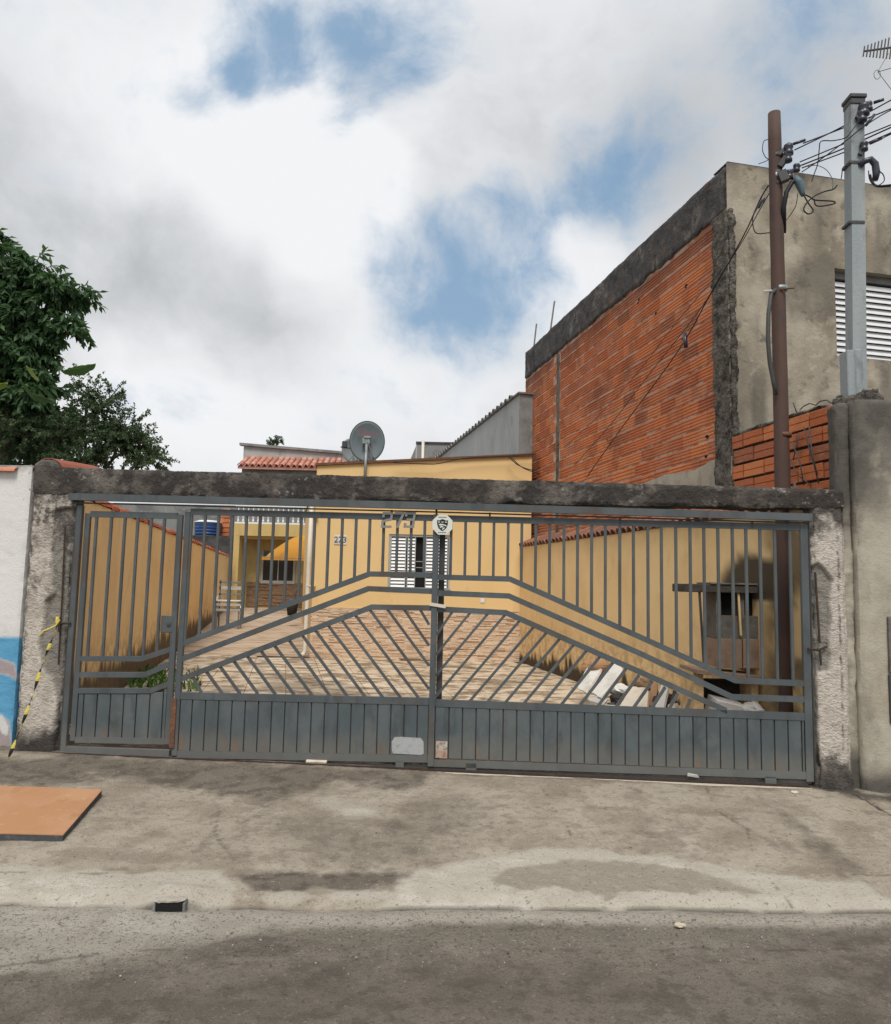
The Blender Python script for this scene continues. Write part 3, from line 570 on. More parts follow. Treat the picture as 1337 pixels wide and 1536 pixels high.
def mold_right(U, Z):
    P = np.stack([U*4.5, Z*.35, U*0], 1)
    spike = fbm(P, 2.2, 4, 41)+.5; spk2 = vnoise(np.stack([U*14, Z*.6, U*0], 1), 8)
    y = 6.5+U*ld[1]
    hgt = .12+.55*np.clip(spike-.25, 0, 1)*(.5+spk2)*sstep(y, 9.2, 10.0)*(1-.6*sstep(y, 13.2, 14.4))+.1*(1-sstep(y, 9, 10))
    mold = 1-sstep(Z-FLZ-hgt, -.06, .05)
    # soot above the stove shelter near the gate
    sx = (y-7.35); s = np.exp(-(sx/.62)**2)*np.exp(-(np.clip(Z-1.70, 0, 9)/.27)**2)*sstep(Z, 1.45, 1.60)
    nz = fbm(np.stack([U*3, Z*3, U*0], 1), 1.5, 4, 51)
    soot = sstep(s+nz*.55, .22, .60)
    stain = (1-sstep(y, 7.0, 7.35))*sstep(nz+.5, .3, .6)*.75
    return dict(mold=mold, soot=np.maximum(soot, stain))
rw, RWL = side_wall('yellow_wall', 'long yellow boundary wall on the right of the yard, clay tiles along its top', 3.30, 6.62, 14.9, .2, 1, 2.38, mold_right)
def mold_left(U, Z):
    spike = fbm(np.stack([U*4.5, Z*.35, U*0], 1), 2.2, 4, 61)+.5; spk2 = vnoise(np.stack([U*12, Z*.6, U*0], 1), 9)
    hgt = .38+.55*np.clip(spike-.3, 0, 1)*(.4+spk2); mold = 1-sstep(Z-FLZ-hgt, -.10, .06)
    return dict(mold=mold*.9, soot=mold*0)
lw, LWL = side_wall('yellow_wall', 'long yellow boundary wall on the left of the yard, orange tiles stepping back along its top', -3.55, 6.85, 28.6, .15, -1, 2.42, mold_left)
tl_a = tile_half(.10, .46).mesh('tile', M['roof_tile'])
def cap_tiles(parent, n, step, x, z, tilt, m, jit=.01):
    for i in range(n):
        put('tile', m, parent, (x+random.uniform(-jit, jit), i*step, z), (tilt+random.uniform(-.02, .02), random.uniform(-.06, .06), random.uniform(-.03, .03)))
cap_tiles(lw, 52, .42, -.07, 2.42, .03, tl_a)
# right wall: a row of tiles laid across the wall, falling towards the yard
def cross_tile(): return tile_half(.075, .42, 6).mesh('tile', M['old_tile'])
ct = cross_tile()
for i in range(int(RWL/.17)):
    put('tile', ct, rw, (-.06, .09+i*.17, 2.375+random.uniform(-.004, .004)), (0.0, 0, 0)).rotation_euler = (R(24)+random.uniform(-.03, .03), 0, -PI/2+random.uniform(-.02, .02))
obj('mortar_bed', MB().add([(-.02, .0, 2.375), (.32, 0, 2.375), (.32, 0, 2.50), (-.02, RWL, 2.375), (.32, RWL, 2.375), (.32, RWL, 2.50)], [(0, 1, 2), (3, 5, 4), (0, 3, 4, 1), (0, 2, 5, 3), (1, 4, 5, 2)]), M['coping'], rw)

# ================================================================== YELLOW HOUSE
xl = AT(465, 980, HY)[0]; xr = AT(797, 800, HY)[0]
zl = AT(480, 699, HY)[2]; zr = AT(803, 684, HY)[2]
house = E('yellow_house', 'low yellow house at the back of the yard, shuttered window and stone clad base', 'house', (xl, HY, 0))
W_ = xr-xl
def hx(px, py): p = AT(px, py, HY); return p[0]-xl, p[2]
wx0, wz1 = hx(584, 801); wx1, _ = hx(676, 805); _, wz0 = hx(600, 883)
mb = MB()                                                            # front wall with a window opening
zt = lambda x: zl+(zr-zl)*x/W_
for a, b, z0, z1a, z1b in ((0, wx0, 0, zt(0), zt(wx0)), (wx1, W_, 0, zt(wx1), zt(W_)), (wx0, wx1, 0, wz0, wz0)):
    mb.prism([(a, z0), (b, z0), (b, z1b), (a, z1a)], 0, .18)
mb.prism([(wx0, wz1), (wx1, wz1), (wx1, zt(wx1)), (wx0, zt(wx0))], 0, .18)
obj('front_wall', mb, M['yellow_house'], house)
# flank receding along the passage, and roof behind the parapet
sx = -.2145*9.0
mb = MB(); mb.add([(0, .18, 0), (0, .18, zl), (sx, 9.18, 3.9), (sx, 9.18, 0), (.15, .18, 0), (.15, .18, zl), (sx+.15, 9.18, 3.9), (sx+.15, 9.18, 0)],
                  [(0, 1, 2, 3), (7, 6, 5, 4), (1, 5, 6, 2), (0, 4, 5, 1), (3, 2, 6, 7)])
obj('flank_wall', mb, M['yellow_house'], house)
obj('roof_edge', MB().prism([(-.03, zt(0)+.002), (W_+.02, zt(W_)+.002), (W_+.02, zt(W_)+.05), (-.03, zt(0)+.05)], -.05, .24), M['rust'], house)
mb = MB(); mb.add([(0, .2, zl-.1), (W_, .2, zr-.1), (W_+sx, 9, 4.0), (sx, 9, 3.8)], [(0, 1, 2, 3)]); obj('roof', mb, M['mid_grey'], house)
# stone cladding
cz = hx(467, 906)[1]; cz2 = hx(778, 921)[1]; ctop = (cz+cz2)/2
strips = MB(); zc = FLZ
while zc < ctop-.01:
    h = random.choice((.018, .022, .026, .022)); x = random.uniform(-.15, 0); h = min(h, ctop-zc)
    while x < W_-.05:
        L = random.uniform(.08, .34); d_ = random.choice((.02, .024, .029, .034)); a = max(0, x); b = min(W_-.03, x+L-.004)
        if b-a > .02: strips.box(a, b, -d_, -.001, zc, zc+h-.003)
        x += L
    zc += h
o = obj('stone_cladding', strips, M['stone_strip'], house); o['kind'] = 'stuff'
obj('cladding_bed', MB().box(0, W_, -.012, -.0005, FLZ-.05, ctop-.004), M['stone_back'], house)
# window: four louvred sashes, the third pushed open
win = obj('window', MB().box(wx0, wx1, .02, .07, wz1-.045, wz1-.002).box(wx0, wx1, .02, .07, wz0+.002, wz0+.03).box(wx0+.001, wx0+.035, .021, .069, wz0+.03, wz1-.045).box(wx1-.035, wx1-.001, .021, .069, wz0+.03, wz1-.045), M['window_frame'], house)
ww = wx1-wx0-.07
fr = [(0, .27), (.29, .435), (.605, .99)]
H_ = wz1-wz0-.08; ns = 15
sash = MB()
for a, b in fr:
    xa, xb = wx0+.035+a*ww, wx0+.035+b*ww
    sash.box(xa, xa+.018, .03, .06, wz0+.031, wz1-.046).box(xb-.018, xb, .03, .06, wz0+.031, wz1-.046)
    sm = MB().add([(0, 0, 0), (xb-xa-.036, 0, 0), (xb-xa-.036, .028, .050), (0, .028, .050), (0, .004, -.003), (xb-xa-.036, .004, -.003), (xb-xa-.036, .032, .047), (0, .032, .047)],
                  [(0, 1, 2, 3), (7, 6, 5, 4), (0, 4, 5, 1), (2, 6, 7, 3), (1, 5, 6, 2), (0, 3, 7, 4)]).mesh('slat', M['louver'])
    for k in range(ns): put('slat', sm, win, (xa+.018, .03, wz0+.035+k*H_/ns))
obj('sash_frame', sash, M['window_frame'], win)
xa = wx0+.035+.445*ww; xb = wx0+.035+.60*ww
obj('window_bar', MB().box(xa, xb, .04, .05, wz0+.42*H_, wz0+.42*H_+.012).box(xa, xb, .04, .05, wz0+.54*H_, wz0+.54*H_+.012), M['window_frame'], win)
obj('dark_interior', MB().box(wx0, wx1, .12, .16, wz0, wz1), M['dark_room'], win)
obj('sill', MB().box(wx0-.03, wx1+.03, -.03, .05, wz0-.035, wz0+.0), M['coping'], house)
# outlet box and number tile
ox, oz = hx(724, 901); obj('socket_box', MB().box(ox-.04, ox+.04, -.015, -.0005, oz-.04, oz+.04, .004), M['white_plastic'], house)
# downpipe on the left corner
pt = hx(472, 778); pb = hx(459, 983)
dp = MB().tube([(pt[0]-.05, -.06, 3.3), (pt[0]-.07, -.06, 1.9), (pb[0]-.01, -.06, FLZ+.14), (pb[0]-.03, -.08, FLZ+.06), (pb[0]-.13, -.12, FLZ+.035)], .045, 10)
obj('downpipe', dp, M['white_pipe'], house, True)
for z in (2.9, 1.5): obj('pipe_clamp', MB().box(pb[0]-.02, pb[0]+.14, -.108, 0, z, z+.025), M['white_pipe'], house)
# text plates
def text_mesh(s, size, mat, name, ext=.002):
    cu = bpy.data.curves.new(name, 'FONT'); cu.body = s; cu.size = size; cu.extrude = ext; cu.align_x = 'CENTER'; cu.align_y = 'CENTER'
    o = bpy.data.objects.new(name+'_tmp', cu); COL.objects.link(o); bpy.context.view_layer.update()
    m = bpy.data.meshes.new_from_object(o.evaluated_get(bpy.context.evaluated_depsgraph_get())); bpy.data.objects.remove(o); bpy.data.curves.remove(cu)
    m.materials.clear(); m.materials.append(mat); m.name = name; return m
tx, tz = hx(511, 810)
plate = obj('number_tile', MB().box(tx-.125, tx+.125, -.014, -.0005, tz-.095, tz+.095, .004), M['paper_white'], house)
put('number_print', text_mesh('273', .17, M['sign_black'], 'number_print'), plate, (tx, -.016, tz), (PI/2, 0, 0))

# ================================================================== BUILDINGS FAR BEHIND
# back house with balcony, at the end of the side passage
BY = 28.0
bh = E('balcony_house', 'pale yellow two storey back house with white balcony balustrade and tiled roof', 'house', (0, BY, 0))
def b(px, py, y=BY): p = AT(px, py, y); return p[0], p[2]
x0, zf = b(351, 803); x1, _ = b(470, 803); _, zbt = b(400, 786)
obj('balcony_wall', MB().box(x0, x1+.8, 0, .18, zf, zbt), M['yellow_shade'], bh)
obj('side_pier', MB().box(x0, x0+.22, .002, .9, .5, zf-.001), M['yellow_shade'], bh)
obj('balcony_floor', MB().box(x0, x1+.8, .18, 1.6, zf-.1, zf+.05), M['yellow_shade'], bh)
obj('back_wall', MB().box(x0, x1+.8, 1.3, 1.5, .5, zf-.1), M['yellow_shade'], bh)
wa, wzz1 = b(396, 838, BY+1.3); wb, _ = b(441, 838, BY+1.3); _, wzz0 = b(420, 871, BY+1.3)
wf = obj('window', MB().box(wa-.08, wb+.08, 1.24, 1.3-.001, wzz0-.12, wzz0).box(wa-.08, wa, 1.24, 1.299, wzz0, wzz1+.35).box(wb, wb+.08, 1.24, 1.299, wzz0, wzz1+.35), M['pale_grey'], bh)
obj('pane', MB().box(wa, wb, 1.26, 1.28, wzz0, wzz1+.3), M['dark_glass'], wf)
obj('mullion', MB().box((wa+wb)/2-.02, (wa+wb)/2+.02, 1.25, 1.259, wzz0, wzz1+.3), M['window_frame'], wf)
sb = MB(); zc = .55
zs_ = wzz0-.12
while zc < zs_:
    x = x0+.24
    while x < x1+.3:
        L = random.uniform(.25, .7); sb.box(x, x+L-.01, 1.3-random.choice((.02, .035, .05)), 1.299, zc, zc+.055); x += L
    zc += .06
o = obj('stone_cladding', sb, M['stone_brown'], bh); o['kind'] = 'stuff'
bal = obj('balustrade', MB().box(x0, x1+.3, .02, .10, zbt+.002, zbt+.06).box(x0, x1+.3, .02, .10, zbt+.66, zbt+.74), M['white_plastic'], bh)
bm_ = MB().lathe([(.03, 0), (.045, .05), (.025, .12), (.05, .25), (.03, .42), (.022, .5), (.04, .6)], seg=8).mesh('baluster', M['white_plastic'])
xx = x0+.12
while xx < x1+.2: put('baluster', bm_, bal, (xx, .06, zbt+.06)); xx += .19
obj('upper_wall', MB().box(x0, x1+2.2, 1.6, 1.8, zf+.05, b(400, 700, BY+1.6)[1]), M['pale_grey'], bh)
# tiled roof of the back house: rows of half-round tiles
ry = BY+1.0
ra, rz_ = b(357, 697, ry); rb, _ = b(520, 697, ry)
slope = R(24); n = int((rb-ra)/.235); tlm = tile_half(.105, .55, 6).mesh('tile', M['roof_tile_pale'])
roof = obj('roof', MB().add([(ra, 1.0, rz_-.06), (rb, 1.0, rz_-.06), (rb, 2.2, rz_-.06+1.2*math.tan(slope)), (ra, 2.2, rz_-.06+1.2*math.tan(slope)), (ra, 1.0, rz_-.16), (rb, 1.0, rz_-.16), (rb, 2.2, rz_-.16+1.2*math.tan(slope)), (ra, 2.2, rz_-.16+1.2*math.tan(slope))],
            [(0, 1, 2, 3), (7, 6, 5, 4), (0, 4, 5, 1), (2, 6, 7, 3), (1, 5, 6, 2), (0, 3, 7, 4)]), M['roof_tile_pale'], bh)
for i in range(n+1):
    for j in range(3):
        put('tile', tlm, roof, (ra+.1+i*.235, .93+j*.40*math.cos(slope), rz_-.05+j*.40*math.sin(slope)+random.uniform(-.01, .01)), (slope, 0, random.uniform(-.02, .02)))
obj('eave_wall', MB().box(ra+.1, rb, 1.25, 1.5, zbt, rz_-.05), M['mid_grey'], bh)
ua, uz = b(366, 668, BY+2.1); ub, uz2 = b(518, 681, BY+2.1)
mb = MB(); mb.add([(ua, 2.1, rz_-.2), (ub, 2.1, rz_-.2), (ub, 2.1, uz2), (ua, 2.1, uz), (ua, 2.5, rz_-.2), (ub, 2.5, rz_-.2), (ub, 2.5, uz2), (ua, 2.5, uz)], [(0, 1, 2, 3), (7, 6, 5, 4), (3, 2, 6, 7), (0, 3, 7, 4), (1, 5, 6, 2)])
obj('parapet', mb, M['pale_grey'], bh)
mb = MB(); mb.bar((ua-.15, 2.1, uz+.04), (ub+.1, 2.1, uz2+.03), .25, .10); obj('parapet_coping', mb, M['mid_grey'], bh)
# orange awning over that window
aw = E('awning', 'orange fabric canopy rounded over the dark window in the side passage', 'awning', (0, 26.6, 0))
a0, za = b(393, 836, 26.6); a1, zb = b(452, 838, 26.6); _, zc = b(452, 796, 26.6)
nx, nz = 14, 12; V = []; 
for i in range(nx):
    t = i/(nx-1); hgt = (zc-za)*(.55*min(1, (t*1.8)**.6)+.45*t)
    for j in range(nz):
        ph = PI/2*j/(nz-1); yy = -.8*math.cos(ph)*(.5+.5*min(1, t*2.2)); V.append((a0+(a1+.35-a0)*t, .8+yy, za+max(hgt, .02)*math.sin(ph)+.015*math.sin(i*1.7)*(1-j/nz)))
obj('canopy', MB().add(V, [tuple(int(q) for q in f) for f in gridfaces(nx, nz)]), M['awning'], aw, True)
obj('valance', MB().bar((a0, -.0, za-.03), (a1+.35, .0, za-.03), .015, .12), M['awning'], aw)
obj('frame', MB().tube([(a0, 0, za), (a1+.35, 0, za)], .015, 6).tube([(a1+.3, .02, za), (a1+.3, .75, zc)], .015, 6), M['galv'], aw)

# plain grey buildings behind the house
gb = E('grey_house', 'tall pale grey rendered wall rising behind the house beside the brick wall', 'building', (1.52, 15.35, 0), LYAW)
H2 = AT(780, 591, 15.35)[2]
obj('wall', MB().box(0, .42, 0, 8.9, 3.5, H2), M['pale_grey'], gb)
obj('corner_pillar', MB().box(-.008, .43, -.012, .0-.001, 3.4, H2-.005), M['mid_grey'], gb)
obj('coping', MB().box(-.05, .47, -.06, 8.95, H2+.001, H2+.035), M['coping'], gb)
ctm = tile_half(.075, .5, 6).mesh('tile', M['coping'])
for i in range(26):
    put('tile', ctm, gb, (-.08, .5+i*.33, H2+.02), (0, 0, -PI/2))
g2 = E('grey_block', 'small grey block house far behind with a pale pipe on its corner', 'building', (0, 30, 0))
q0, zz1 = b(626, 665, 30); q1, _ = b(680, 665, 30); q2, zz2 = b(599, 690, 30)
obj('wall', MB().box(q0, q1+1, 0, 3, 3, zz1), M['mid_grey'], g2)
obj('side_wall', MB().add([(q0-.001, 0, 3), (q0-.001, 0, zz1), (q2, 5, zz2+.35), (q2, 5, 3)], [(0, 1, 2, 3)]).prism([(q0-.05, 3), (q0, 3), (q0, zz1), (q0-.05, zz1)], .0, .1), M['pale_grey'], g2)
qp = b(635, 664, 30)[0]; obj('pipe', MB().tube([(qp, -.08, 3), (qp, -.08, zz1+.1)], .06, 8), M['white_pipe'], g2, True)
obj('coping', MB().box(q0-.05, q1+1.05, -.05, 3.05, zz1+.001, zz1+.07), M['dark_wall'], g2)

# left neighbour behind the wall: dark building, tank, brick pier
dn = E('dark_house', 'soot dark unfinished house behind the left yard wall, carrying a water tank', 'building', (0, 29.0, 0))
d0, dz = b(150, 806, 29.0); d1, _ = b(350, 806, 29.0)
obj('low_wall', MB().box(d0-1, d1, 0, .2, 0, b(300, 803, 29.0)[1]), M['dark_wall'], dn)
obj('rear_wall', MB().box(d0-1, d1-.3, 3.2, 3.4, 0, b(300, 757, 32.2)[1]), M['mid_grey'], dn)
p0, pz1 = b(333, 762, 30.3); p1, _ = b(346, 762, 30.3)
pier = obj('brick_pier', MB().box(p0, p1, 1.3, 1.6, 1, pz1-.02), M['mortar'], dn)
bmk = MB().box(0, (p1-p0)*.95, -.02, .26, 0, .15, .006).mesh('brick', M['clay_block'])
for k in range(9): put('brick', bmk, pier, (p0+random.uniform(-.02, .04), 1.29, pz1-.2-k*.2), (0, 0, random.uniform(-.05, .05)))
obj('rubble_ledge', MB().box(p0-.1, d1+.1, .3, 1.0, 0, b(340, 815, 29.3)[1]), M['dark_wall'], dn)
t0, tz0 = b(292, 806, 30); t1, _ = b(331, 806, 30); _, tz1 = b(310, 784, 30); tr_ = (t1-t0)/2
tank = E('water_tank', 'round blue plastic water tank with a white lid', 'tank', ((t0+t1)/2, 30, tz0-.02))
hh = tz1-tz0; prof = [(tr_*.86, -.25)]
for k in range(5): zz = hh*k/5; prof += [(tr_*(.9+.02*k), zz), (tr_*(.97+.006*k), zz+.02), (tr_*(.97+.006*k), zz+.06), (tr_*(.93+.015*k), zz+.075)]
obj('body', MB().lathe(prof+[(tr_, hh)], seg=28), M['blue_tank'], tank, True)
obj('lid', MB().lathe([(tr_*1.04, hh), (tr_*1.04, hh+.04), (tr_*.7, hh+.10), (.02, hh+.13)], seg=28), M['white_plastic'], tank, True)

# satellite dishes on the house roof
def dish_shape(rx, rz, depth=.09, seg=40, rings=8):
    vs = [(0, depth, 0)]; fs = []
    for i in range(1, rings+1):
        t = i/rings
        for k in range(seg): a = 2*PI*k/seg; vs.append((rx*t*math.cos(a), depth*(1-t*t), rz*t*math.sin(a)))
    for k in range(seg): fs.append((0, 1+k, 1+(k+1) % seg))
    for i in range(rings-1):
        for k in range(seg): a = 1+i*seg; fs.append((a+k, a+seg+k, a+seg+(k+1) % seg, a+(k+1) % seg))
    o = len(vs); vs += [(x, y+.006 if 0 else y-.006, z) for x, y, z in vs]; fs += [tuple(o+i for i in f[::-1]) for f in fs]
    e = 1+(rings-1)*seg
    for k in range(seg): fs.append((e+k, e+o+k, e+o+(k+1) % seg, e+(k+1) % seg))
    return MB().add(vs, fs)
DY = 15.0
dc = AT(551, 662, DY); da = AT(548, 707, DY-.3)
ds = E('satellite_dish', 'large grey satellite dish on a steel mast above the yellow house', 'satellite dish', (dc[0], DY, dc[2]))
rx = (AT(577.5, 662, DY)[0]-AT(526.5, 662, DY)[0])/2; rz2 = (AT(551, 631.5, DY)[2]-AT(551, 692, DY)[2])/2
refl = obj('reflector', dish_shape(rx*1.02, rz2*1.03), M['dish'], ds, True); refl.rotation_euler = (R(-6), R(0), R(6))
# back of the dish faces the street: rim ring
rim = MB().tube([(rx*1.02*math.cos(a), 0, rz2*1.03*math.sin(a)) for a in np.linspace(0, 2*PI, 49)], .009, 6, False); ro = obj('rim', rim, M['dish_rim'], ds, True); ro.rotation_euler = (R(-6), 0, R(6))
mast_top = AT(550, 668, DY-.14)
obj('mast', MB().tube([(da[0]-dc[0], -.3, da[2]-dc[2]-.15), (mast_top[0]-dc[0], -.14, mast_top[2]-dc[2]+.02)], .03, 10), M['galv'], ds, True)
obj('mount', MB().box(-.09, .07, -.1, .04, -.07, .05, .01).box(-.06, .08, -.12, .0, .04, .09, .01), M['galv'], ds)
obj('feed_arm', MB().tube([(.02, -.10, -.03), (.14, -.04, -rz2*.8), (.22, .2, -rz2*1.02), (.24, .5, -rz2*.8)], .012, 6).tube([(-.02, -.1, -.05), (.1, -.03, -rz2*.95), (.2, .1, -rz2*1.05)], .01, 6), M['galv'], ds)
pr = put('print', text_mesh('Claro', .17, M['claro_red'], 'print', .001), ds, (-.01, -.034, .17), (PI/2-R(6), 0, R(6)))
s2 = AT(524, 676, 17.5)
d2 = E('satellite_dish', 'smaller pale satellite dish half hidden behind the large grey dish', 'satellite dish', (s2[0]+.05, 17.5, s2[2]))
r2 = obj('reflector', dish_shape(.24, .30, .06, 24, 5), M['dish_pale'], d2, True); r2.rotation_euler = (R(12), R(-25), R(25))
obj('mast', MB().tube([(.12, 0, -.55), (.04, -.02, 0)], .02, 8).tube([(-.3, -.1, -.5), (.1, -.1, -.1)], .012, 6).tube([(.35, -.1, -.5), (.1, -.1, -.1)], .014, 6), M['galv'], d2)
an = AT(517, 692, 17.2); at_ = AT(516, 668, 17.2)
an0 = E('roof_antenna', 'thin stub antenna on a pole at the left of the dishes', 'antenna', (an[0], 17.2, an[2]-.2))
obj('pole', MB().tube([(0, 0, 0), (at_[0]-an[0], 0, at_[2]-an[2]+.2)], .012, 6), M['galv'], an0)
obj('head', MB().box(-.07, .05, -.05, .05, at_[2]-an[2]+.14, at_[2]-an[2]+.30, .02).bar((-.1, 0, at_[2]-an[2]+.16), (.2, 0, at_[2]-an[2]+.12), .03, .03), M['dish_rim'], an0)

# ================================================================== NEIGHBOUR'S BRICK BUILDING
nb = E('brick_building', 'two storey neighbour with bare orange clay block side and stained grey plaster front', 'building', B0, LYAW)
TOP = BS(1092, 243)[2]; LEN = 7.62; ZB = BS(1060, 345)[2]
obj('side_core', MB().box(-.003, .20, .25, LEN, 0, ZB+.1), M['mortar'], nb)
def block_mesh(L, H, mat, ribs=4, depth=.012, body=.03, lo=.26, hi=.72):
    prof = [(-.0, 0.0)]; n = ribs; rh = H/n
    for k in range(n):
        z = k*rh; prof += [(-depth, z+rh*lo), (-depth, z+rh*hi), (-.001 if k < n-1 else 0, z+rh*.98 if k < n-1 else H)]
    V = [(x, y, z) for y in (0, L) for x, z in prof]+[(body, y, z) for y in (0, L) for z in (0, H)]; m = len(prof); F = [(i, i+1, m+i+1, m+i) for i in range(m-1)]
    a = 2*m; F += [tuple(range(m))[::-1]+(a, a+1)]; F = F[:-1]+[tuple([a]+[a+1]+list(range(m))[::-1])]
    F += [tuple([a+3, a+2]+[m+i for i in range(m)])]
    return MB().add(V, F)
BH, BLn, JT = .190, .385, .010; JZ = .024
full = block_mesh(BLn-JT, BH-JT, None); fullm = full.mesh('brick', M['clay_block']); cells = []
z = 2.30; row = 0
while z < ZB-.02:
    y = .30-(BLn/2 if row % 2 else 0)
    while y < LEN-.02:
        a = max(y, .30); c = min(y+BLn-JT, LEN)
        for g0, g1 in ((5.52, 5.74),):
            if a < g1 and c > g0:
                if a < g0: c = g0
                else: a = g1
        hgt = min(BH-JZ, ZB+.05-z)
        if c-a > .05: cells.append((a, c, z, hgt))
        y += BLn
    z += BH; row += 1
def visible_rank(c):
    yc = 8.45+(c[0]+c[1])/2*.978; vis = c[2] > 1.62+(178/1110)*yc-.1
    return (0 if vis else 1, c[0])
cells.sort(key=visible_rank)
nbk = 0; rest = MB(); bcache = {}
for (a, c, z, hgt) in cells:
    jx = random.uniform(-.004, .003)
    if nbk < 270:
        k = (round(c-a, 2), round(hgt, 2))
        if k not in bcache: bcache[k] = block_mesh(c-a if abs(c-a-(BLn-JT)) > .012 else BLn-JT, hgt, None).mesh('brick', M['clay_block'])
        put('brick', bcache[k], nb, (jx, a, z+random.uniform(-.002, .002))); nbk += 1
    else:
        bb = block_mesh(c-a, hgt, None, 3); rest.add([(x+jx, y_+a, zz+z) for x, y_, zz in bb.v], bb.f)
o = obj('brick_remainder', rest, M['clay_block'], nb); o['kind'] = 'stuff'; o.name = 'far_bricks'
# broken blocks: dark cavities knocked into the clay
cav = MB()
for (px, py) in ((880, 500), (912, 660), (818, 665), (960, 450), (1060, 685), (958, 455), (1026, 508), (868, 610), (810, 700), (1062, 655), (985, 470), (1030, 430)):
    _, y_, z_ = BS(px, py); n = 7; r0 = random.uniform(.02, .045)
    pts = [(y_+r0*random.uniform(.6, 1.5)*math.cos(2*PI*k/n), z_+r0*random.uniform(.5, .9)*math.sin(2*PI*k/n)) for k in range(n)]
    cav.add([(-.0135, a, c) for a, c in pts]+[(.0, a, c) for a, c in pts], [tuple(range(n))[::-1]]+[(i, (i+1) % n, (i+1) % n+n, i+n) for i in range(n)])
obj('broken_hole', cav, M['dark_room'], nb)
def rb(name, *a, **k): return rough_box(name, *a, **k)
rb('ring_beam', -.030, .22, .035, LEN+.02, ZB-.01, TOP, .045, M['ring_beam'], nb, .016, 4, .006, 3, edge=.02,
   post=lambda P, P0: np.where((P0[:, 2:3] < ZB+.02)*np.array([[0, 0, 1]]) > 0, P+fbm(P0, 5, 4, 91)[:, None]*.10, P))
rb('corner_column', -.040, .085, -.040, .33, 1.0, ZB+.06, .018, M['rough_concrete'], nb, .030, 10, .014, 6, edge=.03)
rb('slim_column', -.012, .1, 5.53, 5.73, 2.2, ZB-.01, .04, M['rough_concrete'], nb, .012, 9, .006, 8, edge=.01)
# cement smear low on the side wall
sm = [BS(*q) for q in ((962, 727), (1000, 712), (1045, 705), (1072, 690), (1100, 684), (1100, 735), (962, 735))]
mb = MB(); n = len(sm); mb.add([(-.022, q[1], q[2]) for q in sm]+[(.0, q[1], q[2]) for q in sm], [tuple(range(n))]+[(i, i+n, (i+1) % n+n, (i+1) % n) for i in range(n)])
obj('cement_patch', mb, M['plaster_front'], nb)
# front
FWID = 5.5
f0 = BF(1252, 402); f1 = BF(1256, 533); fx0 = f0[0]; fz1 = f0[2]; fz0 = f1[2]; fx1 = fx0+1.55
def plane_xz(x0, x1, z0, z1, res=.06):
    xs = np.linspace(x0, x1, max(2, int((x1-x0)/res))); zs = np.linspace(z0, z1, max(2, int((z1-z0)/res)))
    X, Z = np.meshgrid(xs, zs, indexing='ij'); X = X.ravel(); Z = Z.ravel(); P = np.stack([X, X*0, Z], 1); P[:, 1] = fbm(P, 3, 4, 21)*.012
    top = sstep(Z+fbm(P, 4, 4, 22)*.5, TOP-.22, TOP-.02)*.7
    us = np.exp(-((Z-(fz0-.25))/.22)**2)*sstep(X, fx0-.2, fx0+.1)*(sstep(fbm(P, 3, 4, 24), -.08, .12))*.7
    strk = np.maximum(sstep(fbm(P*np.array([2.6, 1, .45]), 2.2, 4, 25), .06, .22)*.45, sstep(fbm(P, 1.6, 5, 27), .08, .2)*.45)
    return np_mesh('front_wall', P, gridfaces(len(xs), len(zs)), M['plaster'], dict(mold=np.maximum(np.maximum(top, us), strk)))
for a in ((-.02, fx0, .0, TOP), (fx1, FWID, .0, TOP), (fx0, fx1, 0, fz0), (fx0, fx1, fz1, TOP)): put('front_wall', plane_xz(*a), nb)
obj('wall_body', MB().box(.02, FWID, .17, .30, 0, TOP-.01).box(fx0-.02, fx0, .012, .17, fz0, fz1).box(fx0-.02, fx1, .012, .17, fz0-.03, fz0-.001).box(fx0-.02, fx1, .012, .17, fz1+.001, fz1+.03), M['plaster'], nb)
obj('parapet_top', MB().box(-.0, FWID, .001, .3, TOP-.0, TOP+.012), M['ring_beam'], nb)
nw = obj('window', MB().box(fx0, fx1, .10, .15, fz1-.08, fz1-.002).box(fx0+.001, fx0+.02, .10, .15, fz0, fz1-.08), M['mid_grey'], nb)
cols = [(fx0+.02, fx0+.42), (fx0+.46, fx0+1.0), (fx0+1.04, fx1)]; ns = 13; Hs = (fz1-.12-fz0)/ns
for a, c in cols:
    m_ = MB().add([(0, 0, 0), (c-a, 0, 0), (c-a, .035, Hs*.96), (0, .035, Hs*.96), (0, .012, 0), (c-a, .012, 0), (c-a, .047, Hs*.96), (0, .047, Hs*.96)],
                  [(0, 1, 2, 3), (7, 6, 5, 4), (0, 4, 5, 1), (2, 6, 7, 3), (1, 5, 6, 2), (0, 3, 7, 4)]).mesh('slat', M['louver_white'])
    for k in range(ns): put('slat', m_, nw, (a, .085, fz0+.01+k*Hs))
    obj('shutter_stile', MB().box(c, c+.04, .085, .13, fz0+.002, fz1-.09), M['louver_white'], nw)
obj('dark_gap', MB().box(fx0, fx1, .150, .169, fz0, fz1), M['dark_room'], nw)

